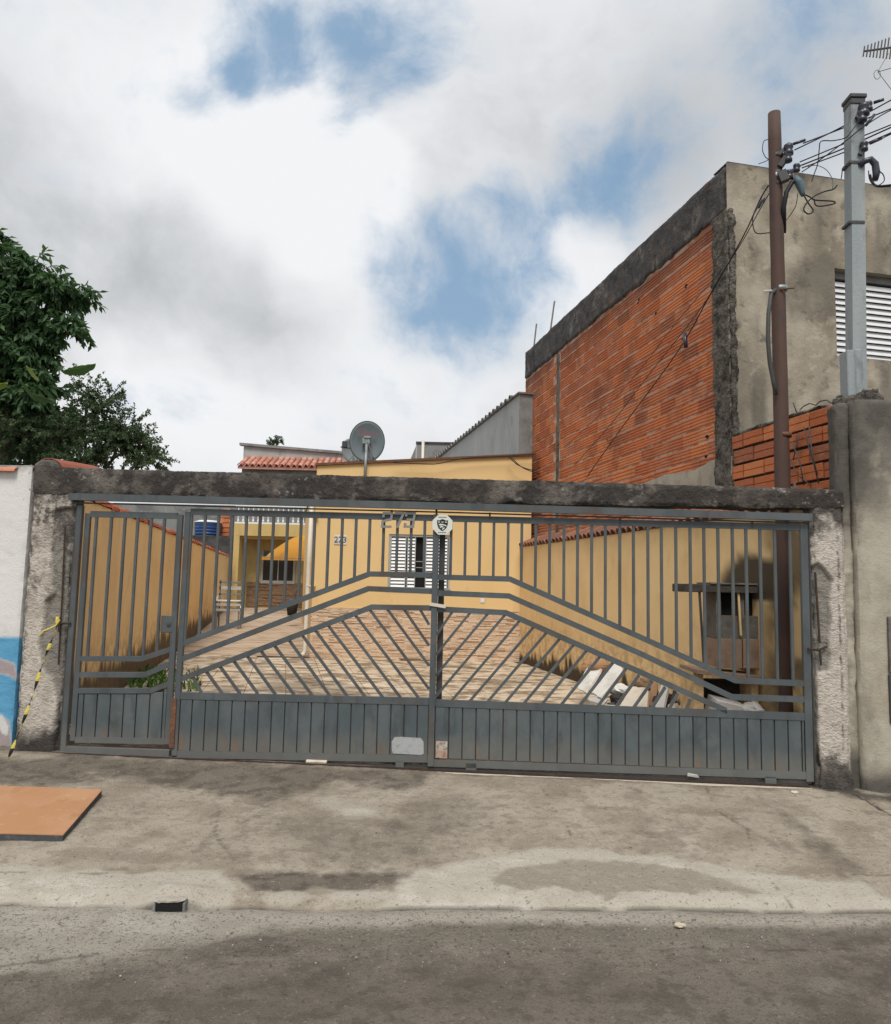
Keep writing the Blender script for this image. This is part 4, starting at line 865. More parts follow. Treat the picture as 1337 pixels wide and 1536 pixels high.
# low brick boundary wall between that building and the street wall
lb = E('low_brick_wall', 'short orange brick boundary wall with dark open joints, tangled wires on top', 'wall', B0, LYAW)
LT_ = BS(1175, 628)[2]
obj('wall_core', MB().box(.012, .16, -1.95, -.02, 0, LT_-.03), M['dark_joint'], lb)
bH, bL = .176, .36; z = LT_-bH*7; row = 0; lc = {}
while z < LT_-.05:
    y = -1.66-(bL/2 if row % 2 else 0)
    while y < -.02:
        a = max(y, -1.66); c = min(y+bL-.02, -.03)
        if c-a > .06:
            k = round(c-a, 2)
            if k not in lc: lc[k] = block_mesh(c-a, bH-.022, None, 2, .012, .05, .06, .91).mesh('brick', M['clay_block'])
            put('brick', lc[k], lb, (random.uniform(-.006, .004), a, z+random.uniform(-.003, .003)), (0, 0, random.uniform(-.012, .012)))
        y += bL
    z += bH; row += 1
rb('mortar_cap', -.02, .16, -1.5, -.03, LT_-.03, LT_+.02, .03, M['rough_concrete'], lb, .02, 8, .01, 12, edge=.01)
rb('broken_end', -.05, .2, -2.05, -1.66, 1.0, LT_+.03, .025, M['rough_concrete'], lb, .045, 7, .016, 14, edge=.03)

# ================================================================== RIGHT-HAND STREET WALL
u0 = G(1263, 1000)[0]; u1 = G(1285, 1000)[0]; ztw = G(1300, 598, -.05)[2]
def wallmask(P):
    x, z = P[:, 0], P[:, 2]; n = fbm(P, 3, 4, 71); n2 = fbm(P, 12, 3, 72)
    left = 1-sstep(x-u1+n*.25, .0, .06)*1.0
    m = np.maximum(sstep(z+n*1.5+n2*.4, ztw-.55, ztw-.02), (1-sstep(z+n*.35+n2*.1, .02, .22)))
    band = (1-sstep(z, .0, .35))*.5
    m2 = np.maximum(np.maximum(sstep(z+n*1.8, 1.9, 2.8), (1-sstep(x-u1+n*.15, .0, .07))*sstep(z, 1.8, 2.5)), band)
    corner = (1-sstep(x-u1+n*.7+n2*.2, .10, .38))*sstep(z+n*.8, 2.0, 2.6)
    drip = sstep(fbm(P*np.array([5, 1, .5]), 1.6, 4, 73), .02, .2)*sstep(z, 2.3, 3.2)*.8
    return dict(mold=np.clip(np.maximum(np.maximum(m*.9, corner*.9), drip), 0, 1), mold2=m2)
rwall = E('street_wall', 'grey rendered street wall with black mould right of the gate', 'wall', GO, -GYAW)
rough_box('wall_panel', u1, u1+3.2, -.06, .16, -.3, ztw, .03, M['plaster_front'], rwall, .010, 3, .003, 31, wallmask, .012)
rough_box('corner_pier', u0, u1+.02, -.005, .17, -.3, ztw-.02, .02, M['plaster_front'], rwall, .012, 5, .006, 33, lambda P: dict(mold=np.maximum(sstep(P[:, 2]+fbm(P, 6, 4, 75)*.7, 1.9, 2.35), 1-sstep(P[:, 2]+fbm(P, 6, 3, 76)*.4, .1, .45))*.93, mold2=P[:, 0]*0+.6), .014)
mbx = G(1331, 925, -.07); mby = G(1333, 1012, -.07); mbz = G(1334, 1085, -.07)
obj('meter_cover', MB().box(mbx[0], mbx[0]+.4, -.085, -.055, mby[2]+.02, mbx[2], .004).box(mbx[0]+.0, mbx[0]+.4, -.088, -.086, mby[2]+.2, mby[2]+.205), M['shelter_grey'], rwall)
obj('meter_door', MB().box(mby[0], mby[0]+.4, -.08, -.055, mbz[2], mby[2], .004), M['dark_steel'], rwall)

# ================================================================== LEFT NEIGHBOUR WALL WITH MURAL
lx1 = G(47, 730, .05)[0]; zt0 = G(20, 697, .05)[2]
def mural(P):
    x, z = P[:, 0], P[:, 2]; n = fbm(P, 3, 4, 81)
    zb = G(15, 955, .05)[2]
    blue = 1-sstep(z+n*.01, zb-.012, zb+.004)
    def q(*pts): return [(G(a, c, .05)[0], G(a, c, .05)[2]) for a, c in pts]
    grey = polymask(x, z, q((-60, 985), (0, 988), (22, 996), (26, 1020), (10, 1012), (-60, 1000)), .012)*blue
    grey = np.maximum(grey, polymask(x, z, q((-60, 1060), (0, 1072), (14, 1082), (18, 1130), (22, 1180), (-60, 1180)), .012))
    pale = polymask(x, z, q((2, 1070), (12, 1090), (11, 1102), (4, 1100), (-4, 1080)), .01)
    top = sstep(z+n*.06+fbm(P, 14, 3, 84)*.1, zt0-.09, zt0+.02)
    edge = sstep(x, lx1-.22, lx1-.02)*sstep(z, 1.8, 2.4)
    return dict(blue=blue*(1-grey), grey=grey*(1-pale), pale=pale, edge=edge, top=top)
lwl = E('white_wall', 'white street wall with a blue painted mural at its foot and orange tiles on top', 'wall', GO, -GYAW)
rough_box('wall_panel', lx1-2.8, lx1+.0, .05, .20, -.3, zt0, .018, M['white_wall'], lwl, .004, 3, .0015, 41, mural, .006)
t_ = tile_half(.11, .5, 7); t_.v = [(x, y, z*.45) for x, y, z in t_.v]; tl2 = t_.mesh('tile', M['roof_tile'])
for i in range(10):
    put('tile', tl2, lwl, (lx1-.30-i*.42+.16, .10, zt0-.07+random.uniform(-.01, .01)), (0, random.uniform(-.03, .03), PI/2+random.uniform(-.05, .05)))
t_ = tile_half(.15, .55, 8); t_.v = [(x, y, z*.62) for x, y, z in t_.v]; put('tile', t_.mesh('tile', M['roof_tile']), lwl, (lx1+.14, .09, zt0-.02), (R(3), R(10), R(-12)))
obj('mortar_lump', MB().lathe([(.15, 0), (.13, .05), (.09, .085), (.02, .10)], (lx1+.13, .12, zt0-.04), 11), M['rough_concrete'], lwl, True)

# ================================================================== CONCRETE GATEWAY
gw = E('concrete_gateway', 'weathered concrete gateway with crumbling posts and mould black lintel', 'gateway', GO, -GYAW)
pl0 = G(47, 800)[0]; pl1 = G(103, 930)[0]; pr0 = G(1217, 900)[0]; pr1 = G(1272, 1000)[0]
lt_l = G(60, 700, -.02)[2]; lt_r = G(1250, 734, -.02)[2]; lb_l = G(110, 741, -.02)[2]; lb_r = G(1220, 763, -.02)[2]
def lp(P, P0):
    P = P.copy(); t = (P0[:, 0]-pl0)/(pr1-pl0); ztp = lt_l+(lt_r-lt_l)*t; zbt_ = lb_l+(lb_r-lb_l)*t
    k = (P0[:, 2]-2.36)/.22; dz = P[:, 2]-P0[:, 2]
    low = fbm(np.stack([P0[:, 0], P0[:, 0]*0, P0[:, 0]*0], 1), 3.0, 5, 95)*.035-.012
    P[:, 2] = zbt_+(ztp-zbt_)*k+dz+low*(1-k); return P
lin_ = rough_box('lintel', pl0, pr1, -.045, .17, 2.36, 2.58, .014, M['lintel'], gw, .006, 6, .006, 50, None, .006, lp)
def postmask(side):
    def f(P):
        x, z = P[:, 0], P[:, 2]; n = fbm(P, 5, 4, 55+side); n2 = fbm(P, 22, 3, 57+side)
        if side == 0:
            c = G(80, 940)[0]
            pts = [(G(a, q)[0], G(a, q)[2]) for a, q in ((86, 765), (84, 800), (82, 855), (82, 890), (70, 900), (68, 930), (64, 960), (64, 995), (70, 1012), (80, 1018), (90, 1045), (84, 1140), (120, 1140), (120, 760))]
            bare = polymask(x, z, pts, .010, n*.05+n2*.012)
            mold = np.maximum(1-sstep(z+n*.35+n2*.15-.3*(x-pl0), .08, .30), sstep(z+n*1.0+n2*.3, 2.1, 2.4))
            m2 = np.maximum(1-sstep(x-pl0+n*.06+n2*.05, .02, .07), sstep(z+n*1.5+n2*.3, 1.45, 2.1))
            m2 = np.maximum(m2, sstep(x, pl1-.045, pl1-.01)*.9)
        else:
            pts = [(G(a, q)[0], G(a, q)[2]) for a, q in ((1212, 850), (1224, 846), (1236, 856), (1246, 872), (1243, 900), (1244, 935), (1240, 960), (1244, 985), (1240, 1005), (1222, 1010), (1226, 1150), (1212, 1150))]
            bare = polymask(x, z, pts, .008, n*.03+n2*.012)
            mold = np.maximum(1-sstep(z+n*.35+n2*.15, .08, .30), sstep(z+n*1.1+n2*.3, 2.0, 2.3))
            m2 = np.maximum(sstep(z+n*.9+.8*(pr1-x)-.3, 1.72, 2.05), 1-sstep(z+n*.4, .2, .45))
            m2 = np.maximum(m2, (1-sstep(np.abs(x-(pr1-.07)+n*.02), .004, .014))*.9)
        ck = 1-sstep(np.abs(x-(pl0+pl1)/2-.02+fbm(P*np.array([.01, .01, 1]), 3, 4, 59)*.08), .001, .006)
        crack_or_shade = ck*(sstep(z, 1.2, 1.6) if side == 0 else 0)
        return dict(bare=bare, mold=mold, mold2=np.clip(m2, 0, 1), crack_or_shade=crack_or_shade)
    return f
def postpost(side, x0, x1):
    mf = postmask(side)
    def f(P, P0):
        mk_ = mf(P0); P = P.copy(); front = P0[:, 1] < -.0
        P[:, 1] += mk_['bare']*.035*front; dent = fbm(P0, 9, 4, 65)
        P[:, 1] += np.where(front, mk_['bare']*dent*.05, 0); P[:, 0] += mk_['bare']*dent*.02
        low = 1-sstep(P0[:, 2], 0, .25); P[:, 1] -= low*.02*front; P[:, 0] += low*fbm(P0, 8, 3, 66)*.05
        return P
    return f
rough_box('post', pl0, pl1, -.035, .16, -.3, lb_l+.03, .012, M['post_paint'], gw, .010, 7, .005, 60, postmask(0), .016, postpost(0, pl0, pl1))
rough_box('post', pr0, pr1, -.035, .16, -.3, lb_r+.06, .012, M['post_paint'], gw, .010, 7, .005, 63, postmask(1), .016, postpost(1, pr0, pr1))
# exposed reinforcement bars in the broken posts
a = G(98, 790, -.03); c = G(88, 997, -.03); obj('rebar', MB().tube([a, ((a[0]+c[0])/2+.004, -.03, (a[2]+c[2])/2), c], .008, 6), M['rust_dark'], gw)
a = G(1223, 858, -.03); c = G(1230, 965, -.03); obj('rebar', MB().tube([a, c], .009, 6), M['rust_dark'], gw)
a = G(1230, 975, -.035); c = G(1232, 998, -.035); obj('rebar', MB().tube([a, c], .009, 6), M['rust_dark'], gw)
a = G(86, 935, -.04); c = G(106, 935, -.04); obj('hinge_pin', MB().tube([a, c], .010, 6).tube([G(88, 925, -.045), G(89, 948, -.045)], .012, 6), M['rust_dark'], gw)
a = G(1212, 973, -.04); c = G(1240, 970, -.02); obj('hinge_pin', MB().tube([a, G(1228, 975, -.045), c], .011, 6), M['rust_dark'], gw)

# ================================================================== THE GATE
GP_, GPN = M['gate_paint'], M['gate_panel']
def gx_at(px, py): return G(px, py)[0]
def zline(pts):                                                      # polyline of (u, z) -> z(u)
    us = [p[0] for p in pts]; zs = [p[1] for p in pts]
    return lambda u: float(np.interp(u, us, zs))
def guz(px, py): q = G(px, py); return (q[0], q[2])
def rail(parent, pts, w, name='rail', y=0.0, th=.03, mat=None):
    """bent flat rail through (u,z) points, mitred at its kinks"""
    n = len(pts); up = []; lo = []
    for i, (u, z) in enumerate(pts):
        ds_ = []
        if i > 0: a = np.array(pts[i])-np.array(pts[i-1]); ds_.append(a/np.linalg.norm(a))
        if i < n-1: a = np.array(pts[i+1])-np.array(pts[i]); ds_.append(a/np.linalg.norm(a))
        t = sum(ds_); t = t/np.linalg.norm(t); nn = np.array([-t[1], t[0]]); k = 1/max(.5, abs(float(np.dot(nn, [-ds_[0][1], ds_[0][0]]))))
        if i in (0, n-1): nn = np.array([0, 1.0]); k = 1/max(.3, abs(ds_[0][0]))
        up.append((u+nn[0]*k*w/2, z+nn[1]*k*w/2)); lo.append((u-nn[0]*k*w/2, z-nn[1]*k*w/2))
    mb = MB()
    V = [(a, y-th/2, b) for a, b in up]+[(a, y-th/2, b) for a, b in lo]+[(a, y+th/2, b) for a, b in up]+[(a, y+th/2, b) for a, b in lo]
    F = []
    for i in range(n-1):
        F += [(i, n+i, n+i+1, i+1), (2*n+i+1, 3*n+i+1, 3*n+i, 2*n+i), (i, i+1, 2*n+i+1, 2*n+i), (n+i, 3*n+i, 3*n+i+1, n+i+1)]
    F += [(0, 2*n, 3*n, n), (n-1, 2*n-1, 4*n-1, 3*n-1)]
    return obj(name, mb.add(V, F), mat or GP_, parent)
def vbar(parent, u, z0, z1, w=.024, name='vertical_bar', y=0.0, mat=None, d=.024):
    if name == 'vertical_bar': u += random.uniform(-.0025, .0025); y += random.uniform(-.002, .002)
    return obj(name, MB().box(u-w/2, u+w/2, y-d/2, y+d/2, z0, z1, .003), mat or GP_, parent)
def slats(parent, us, zt_, zb_, y=.0):
    for a, c in zip(us[:-1], us[1:]):
        g_ = .0045; um = (a+c)/2; z1, z0 = zt_(um), zb_(um)
        obj('panel_slat', MB().box(a+g_, c-g_, y-.010, y+.002, z0, z1, .003), GPN, parent)
    obj('panel_sheet', MB().add([(us[0], y+.006, zb_(us[0])), (us[-1], y+.006, zb_(us[-1])), (us[-1], y+.006, zt_(us[-1])), (us[0], y+.006, zt_(us[0])), (us[0], y+.012, zb_(us[0])), (us[-1], y+.012, zb_(us[-1])), (us[-1], y+.012, zt_(us[-1])), (us[0], y+.012, zt_(us[0]))],
        [(0, 1, 2, 3), (7, 6, 5, 4), (3, 2, 6, 7), (0, 4, 5, 1)]), M['dark_steel'], parent)
# steel head channel and left jamb (fixed frame)
gf = E('steel_surround', 'grey steel head channel and jamb fixed inside the concrete gateway', 'gate frame', GO, -GYAW)
rail(gf, [guz(110, 746), guz(660, 760), guz(1214, 777)], .062, 'head_channel', -.045, .055)
rail(gf, [guz(112, 754.5), guz(660, 768.5), guz(1212, 785)], .012, 'channel_lip', -.02, .02, M['dark_steel'])
uj = (G(119, 760)[0]+G(100, 1110)[0])/2
vbar(gf, uj, .06, G(120, 758)[2], .048, 'jamb', 0, None, .045)
vbar(gf, uj-.038, .06, G(120, 752)[2], .018, 'jamb', .02, M['dark_steel'], .045)
for px, py in ((588, 771), (735, 775), (1128, 788), (655, 771), (930, 783)): q = G(px, py); obj('guide_lug', MB().box(q[0]-.008, q[0]+.008, -.02, .01, q[2]-.02, q[2]+.035), M['dark_steel'], gf)
ur = (G(1213, 800)[0]+G(1224, 1150)[0])/2; vbar(gf, ur+.0, .06, G(1213, 785)[2], .014, 'jamb', .02, M['dark_steel'], .04)
# pedestrian door
pd = E('pedestrian_gate', 'narrow grey metal pedestrian gate with vertical bars and square lock', 'gate', GO, -GYAW)
u0, u1 = (G(130, 800)[0]+G(113, 1080)[0])/2, (G(266, 800)[0]+G(257.5, 1080)[0])/2
ztop = G(200, 760)[2]; zbot = G(180, 1110)[2]
vbar(pd, u0, zbot-.02, G(130, 770)[2], .048, 'stile', 0, None, .035); vbar(pd, u1, zbot-.02, G(266, 772)[2], .050, 'stile', 0, None, .035)
a0_ = u0+.024; a1_ = u1-.025
rail(pd, [(a0_, G(130, 771)[2]), (a1_, G(266, 774)[2])], .055, 'rail')
r1 = [(a0_, G(125, 988)[2]), guz(213, 988), (a1_, G(256, 974)[2])]; r2_ = [(a0_, G(122, 1012)[2]), guz(218, 1012), (a1_, G(254, 996)[2])]; r3 = [(a0_, G(118, 1036)[2]), guz(226, 1036), (a1_, G(253, 1026)[2])]
for rr in (r1, r2_, r3): rail(pd, rr, .045)
zr1 = zline(r1)
for px in (145.6, 167.7, 188, 207.5, 227.7, 247.5):
    u = G(px, 776)[0]; vbar(pd, u, zr1(u)+.02, G(px, 772)[2]-.02)
us = [a0_]+[G(px, 1060)[0] for px in (126, 146, 166, 186, 205, 225, 245)]; us = [u for u in us if u < a1_-.03]+[a1_]
slats(pd, us, zline([(a0_, G(118, 1041)[2]), (G(226, 1041)[0], G(226, 1041)[2]), (a1_, G(253, 1033)[2])]), lambda u: zbot-.005)
rail(pd, [(a0_, G(110, 1109)[2]), (a1_, G(255, 1112)[2])], .05)
lk = guz(252, 936)
lock = obj('lock', MB().box(lk[0]-.055, lk[0]+.05, -.022, .016, lk[1]-.075, lk[1]+.075, .004), GP_, pd)
obj('lock_cylinder', MB().lathe([(.018, 0), (.018, .01), (.008, .012)], (0, 0, 0), 14), M['dark_steel'], lock); lock.children[0].location = (lk[0]+.018, -.022, lk[1]); lock.children[0].rotation_euler = (PI/2, 0, 0)
# sill of the fixed frame below the pedestrian gate
rail(gf, [(uj-.02, G(100, 1125)[2]), (G(255, 1131)[0], G(255, 1131)[2])], .07, 'sill', .0, .04)

# ---- left leaf
def leaf(name, label): return E(name, label, 'gate', GO, -GYAW, 'driveway gate leaves')
LL = leaf('driveway_gate', 'left grey metal driveway gate leaf with diagonal bars and number 273')
uL = (G(279, 800)[0]+G(268, 1080)[0])/2; uR = (G(654.5, 830)[0]+G(647, 1100)[0])/2
vbar(LL, uL, .07, G(279, 768)[2], .048, 'stile', 0, None, .04); vbar(LL, uR, .065, G(656, 772)[2], .052, 'stile', -.012, None, .045)
e0, e1 = uL+.024, uR-.026
rail(LL, [(e0, G(283, 767.5)[2]), (e1, G(650, 777)[2])], .055)
R1 = [(e0, G(273.5, 964.6)[2]), guz(554.7, 861), (e1, G(646, 862.5)[2])]; R2 = [(e0, G(273.5, 988)[2]), guz(553, 883), (e1, G(646, 887)[2])]
R3 = [(e0, G(270.4, 1018)[2]), guz(558, 910.6), (e1, G(646, 912)[2])]; R4 = [(e0, G(266, 1043)[2]), (e1, G(643, 1052)[2])]
for rr in (R1, R2, R3): rail(LL, rr, .047)
rail(LL, R4, .06)
z1f, z3f, z4f = zline(R1), zline(R3), zline(R4); zt1 = zline([(e0, G(283, 767.5)[2]), (e1, G(650, 777)[2])])
for i in range(18):
    u = G(287.7+i*20.62, 772)[0]
    if u < e1-.03: vbar(LL, u, z1f(u)+.02, zt1(u)-.025)
def diag(parent, p0, p1, zf_top, zf_bot, y=.004):
    p0 = np.array(p0); p1 = np.array(p1)
    obj('diagonal_bar', MB().bar((p0[0], y, p0[1]), (p1[0], y, p1[1]), .022, .026, (0, 1, 0)), GP_, parent)
def c2(x, y): return 250+x/3.183, 740+y/3.183
for (xa, ya), (xb, yb) in (((125, 885), (165, 945)), ((190, 860), (265, 950)), ((255, 835), (350, 950)), ((320, 808), (435, 950)), ((385, 785), (520, 955)), ((450, 760), (612, 960)), ((515, 735), (700, 965)), ((585, 710), (785, 968)), ((648, 686), (868, 970)), ((710, 662), (955, 975)), ((770, 637), (1040, 978)), ((835, 612), (1125, 980)), ((900, 588), (1212, 982)), ((970, 563), (1253, 928)), ((1050, 556), (1254, 818)), ((1130, 556), (1254, 722)), ((1208, 558), (1254, 622))):
    diag(LL, guz(*c2(xa, ya-8)), guz(*c2(xb, yb+6)), None, None)
us = [e0]+[G(289.5+i*19.85, 1052)[0] for i in range(18)]; us = [u for u in us if u < e1-.02]+[e1]
ztf = lambda u: z4f(u)-.029; zbl = zline([(e0, G(266, 1126)[2]), (e1, G(643, 1133)[2])])
slats(LL, us, ztf, zbl)
rail(LL, [(e0, G(266, 1131)[2]), (e1, G(643, 1138)[2])], .06)
obj('rust_stile_foot', MB().box(uL-.045, uL-.002, -.034, -.021, G(262, 1121)[2], G(262, 1046)[2], .003), M['rust'], LL)
a = guz(589, 1105); c = guz(636, 1132)
pts = [(a[0]+.02, a[1]), (a[0]+.08, a[1]+.004), (a[0]+.13, a[1]+.002), (c[0]-.03, a[1]), (c[0]-.004, a[1]-.03), (c[0]+.0, c[1]+.01), (c[0]-.02, c[1]), (a[0]+.01, c[1]+.004), (a[0], c[1]+.03), (a[0]-.004, a[1]-.04)]
obj('patch_plate', MB().prism(pts, -.016, -.0125), M['zinc'], LL)
q = guz(600, 1147); obj('guide_foot', MB().box(q[0]-.035, q[0]+.035, -.015, .015, q[1]-.045, q[1]+.03), GP_, LL)
# wire bracket holding the leaves together
a = G(645, 906, -.04); c = G(669, 910, -.04); obj('latch_bar', MB().bar(a, c, .012, .028).bar(c, (c[0], -.04, c[2]+.03), .006, .006), M['plaster_board'], LL)
# digits 273
def digit(strokes, u, z, h=.135, w=.082, t=.022):
    mb = MB()
    for (x0, y0), (x1, y1) in strokes:
        sk = lambda x, y: (u+x*w+y*h*.12, -.034, z+y*h)
        p = Vector(sk(x0, y0)); q_ = Vector(sk(x1, y1)); d_ = (q_-p).normalized()*t*.5; mb.bar(p-d_, q_+d_, t, .012, (0, 1, 0)) if False else mb.bar(p-d_, q_+d_, .010, t, (0, 1, 0))
    return mb
D2 = [((0, .78), (0, 1)), ((0, 1), (1, 1)), ((1, 1), (1, .58)), ((1, .55), (.1, .42)), ((0, .42), (0, 0)), ((0, 0), (1, 0))]
D7 = [((0, 1), (1, 1)), ((1, 1), (.45, 0))]
D3 = [((0, .85), (0, 1)), ((0, 1), (1, 1)), ((1, 1), (1, 0)), ((.25, .52), (1, .52)), ((1, 0), (0, 0)), ((0, 0), (0, .18))]
def digit(strokes, u, z, h=.118, w=.072, t=.021):
    mb = MB(); k = 0
    for (x0, y0), (x1, y1) in strokes:
        p = Vector((u+x0*w+y0*h*.10, -.032-k*.0007, z+y0*h)); q_ = Vector((u+x1*w+y1*h*.10, -.032-k*.0007, z+y1*h)); d_ = (q_-p).normalized()*t*.5; k += 1
        mb.bar(p-d_, q_+d_, t, .012, (0, 1, 0))
    return mb
for st, px in ((D2, 573.5), (D7, 591), (D3, 607.5)):
    q = G(px, 792, -.03); obj('digit', digit(st, q[0], q[2]+.012), M['silver_digit'], LL)
# ---- right leaf
RL = leaf('driveway_gate', 'right grey metal driveway gate leaf with the octagonal shield sign at its top corner')
vL = (G(662, 830)[0]+G(655, 1000)[0])/2; vR = (G(1206, 800)[0]+G(1213, 1150)[0])/2
vbar(RL, vL+.012, .06, G(664, 776)[2], .05, 'stile', .075, M['dark_steel'], .05); vbar(RL, vR, .055, G(1206, 787)[2], .062, 'stile', 0, None, .04)
f0_, f1_ = uR+.026, vR-.031
Z0 = [(f0_, G(662, 777.5)[2]), (f1_, G(1200, 791)[2])]; rail(RL, Z0, .055)
S1 = [(f0_, G(659, 865.7)[2]), guz(765, 868.6), guz(960, 955.4), guz(1102.6, 1020.4), (f1_, G(1200, 1025)[2])]
S2 = [(f0_, G(659, 889.6)[2]), guz(763.4, 894), guz(960, 980), guz(1099, 1045.6), (f1_, G(1200, 1048.8)[2])]
S3 = [(f0_, G(659, 913.5)[2]), guz(759, 919), guz(960, 1007.8), guz(1090, 1066)]
S4 = [(f0_, G(653, 1054)[2]), (f1_, G(1205, 1075)[2])]
for rr in (S1, S2, S3): rail(RL, rr, .047)
rail(RL, S4, .06); s1f, s4f, zt2 = zline(S1), zline(S4), zline(Z0)
for px in (677.5, 699, 720, 741, 762.5, 783, 804, 825, 846, 866.7, 887.6, 908.5, 930, 950.6, 971.5, 992, 1013.4, 1035, 1056, 1077, 1098, 1119, 1140, 1161.5, 1185):
    u = G(px, 795)[0]; vbar(RL, u, s1f(u)+.02, zt2(u)-.025)
def c3(x, y): return 560+x/3.3425, 740+y/3.3425
for (xa, ya), (xb, yb) in (((400, 600), (318, 700)), ((490, 604), (316, 800)), ((580, 608), (314, 905)), ((662, 618), (314, 1010)), ((735, 648), (385, 1042)), ((805, 680), (475, 1045)), ((868, 710), (565, 1048)), ((935, 740), (655, 1050)), ((1005, 770), (750, 1052)), ((1070, 799), (842, 1055)), ((1137, 829), (937, 1060)), ((1202, 860), (1030, 1063)), ((1268, 890), (1122, 1066)), ((1334, 921), (1213, 1069)), ((1400, 951), (1303, 1072)), ((1465, 981), (1394, 1075)), ((1530, 1011), (1482, 1078)), ((1592, 1042), (1568, 1081))):
    diag(RL, guz(*c3(xa, ya-10)), guz(*c3(xb, yb+8)), None, None)
us = [f0_]+[G(674+i*20.28, 1066)[0] for i in range(28)]; us = [u for u in us if u < f1_-.02]+[f1_]
slats(RL, us, lambda u: s4f(u)-.029, zline([(f0_, G(655, 1137)[2]), (f1_, G(1210, 1158)[2])]))
rail(RL, [(f0_, G(655, 1144)[2]), (f1_, G(1212, 1163)[2])], .06)
a = guz(654.5, 1111); c = guz(671, 1137); obj('patch_plate', MB().box(a[0], c[0], -.016, -.0125, c[1], a[1]), M['zinc_rusty'], RL)
for px, py, w in ((707, 1150, .045), (1155.5, 1170, .045)): q = guz(px, py); obj('guide_foot', MB().box(q[0]-w, q[0]+w, -.015, .015, q[1]-.055, q[1]+.03), GP_, RL)
# sign
sc_ = G(664, 787, -.05); sr = .095
oct_ = [(sr*math.cos(R(22.5)+k*PI/4), sr*math.sin(R(22.5)+k*PI/4)*1.0) for k in range(8)]
sg = obj('shield_sign', MB().prism(oct_, -.003, .003), M['sign_white'], RL); sg.location = sc_
sh = [(-.048, .040), (-.030, .036), (-.018, .042), (0, .050), (.018, .042), (.030, .036), (.048, .040), (.046, .0), (.034, -.030), (.014, -.048), (0, -.056), (-.014, -.048), (-.034, -.030), (-.046, 0)]
obj('shield', MB().prism(sh, -.0048, -.0032), M['sign_black'], sg)
em = MB()
for x in (-.030, 0, .030): em.prism([(x-.008, .018), (x+.008, .018), (x+.008, .030), (x+.003, .024), (x-.003, .024), (x-.008, .030)], -.0060, -.0049)
em.prism([(-.036, .002), (-.015, .008), (.010, .004), (.036, -.006), (.034, -.016), (.016, -.008), (0, -.006), (-.020, -.010)], -.0060, -.0049)
em.prism([(-.026, -.018), (-.006, -.012), (.012, -.018), (.004, -.026), (-.008, -.022), (-.016, -.030)], -.0060, -.0049)
em.prism([(.006, -.030), (.022, -.022), (.016, -.036), (.002, -.046), (-.004, -.038)], -.0060, -.0049)
obj('emblem', em, M['sign_white'], sg)
tb = MB()
for z_ in (.062, -.072):
    for k in range(9): tb.box(-.036+k*.008, -.036+k*.008+.0055, -.0050, -.0032, z_, z_+.007)
obj('small_lettering', tb, M['dish_rim'], sg)

# ================================================================== POLES AND CABLES
PBY = 7.0
pt_ = AT(1161.5, 170, PBY); pb_ = AT(1182, 1075, PBY)
bp = E('service_pole', 'round brown rusty pole standing just behind the gate', 'pole', (pb_[0], PBY, FLZ))
prof = []
topz = pt_[2]
def bx(t): return (pt_[0]-pb_[0])*t
npt = 22; pts = [(bx(i/(npt-1)), 0, (topz-FLZ)*i/(npt-1)) for i in range(npt)]
rad = [.078-.017*i/(npt-1)+.0015*math.sin(i*2.3) for i in range(npt)]
obj('shaft', MB().tube(pts, rad, 18), M['pole_brown'], bp, True)
def onp(px, py, dy=-.09): p = AT(px, py, PBY+dy); return (p[0]-pb_[0], dy, p[2]-FLZ)
for py, m in ((266, 'clamp_pale'), (236, 'dark_steel'), (434, 'galv'), (653, 'rust'), (262, 'dark_steel')):
    q = onp(1163+(py-166)*.025, py, 0); t = q[2]/(topz-FLZ); r_ = .078-.017*t
    obj('clamp_band', MB().tube([(q[0], 0, q[2]-.02), (q[0], 0, q[2]+.02)], r_+.006, 18), M[m], bp, True)
def insul(parent, p, s=1.0):
    obj('insulator', MB().lathe([(.02*s, -.06*s), (.045*s, -.05*s), (.045*s, -.02*s), (.028*s, 0), (.045*s, .02*s), (.042*s, .05*s), (.02*s, .06*s)], p, 14), M['insulator'], parent, True)
insul(bp, onp(1183, 225)); insul(bp, onp(1182, 236), .9); insul(bp, onp(1195, 252), .7); insul(bp, onp(1184, 262), .8)
obj('bracket', MB().bar(onp(1168, 232, -.06), onp(1185, 215, -.09), .02, .03).bar(onp(1170, 250, -.06), onp(1180, 236, -.09), .05, .05).bar(onp(1165, 275, -.05), onp(1200, 248, -.09), .03, .03).bar(onp(1172, 258, -.07), onp(1178, 272, -.08), .07, .08), M['dark_steel'], bp)
q = [onp(*a) for a in ((1176, 350, 0), (1176, 310), (1180, 288), (1188, 274), (1196, 268))]
obj('conduit', MB().tube(q, .022, 10), M['black_cable'], bp, True)
q = [onp(*a) for a in ((1192, 266), (1199, 274), (1204, 290), (1205, 294))]
obj('weather_head', MB().tube(q, [.03, .042, .026, .018], 10), M['conduit_blue'], bp, True)
q = [onp(*a) for a in ((1170, 430, -.02), (1157, 440, -.06), (1153, 470, -.09), (1152, 510, -.09), (1155, 545, -.08), (1160, 570, -.06), (1164, 592, -.07))]
obj('conduit', MB().tube(q, .020, 10), M['dark_steel'], bp, True)
obj('stub_bar', MB().tube([onp(1170, 434, -.07), onp(1192, 432, -.12)], .008, 6), M['rust'], bp)
obj('stub_bar', MB().tube([onp(1146, 437, -.08), onp(1158, 436, -.08)], .01, 6), M['clamp_pale'], bp)
obj('ground_pipe', MB().tube([onp(1192, 725, .03), onp(1194, 1050, .03)], .014, 8), M['mid_grey'], bp)
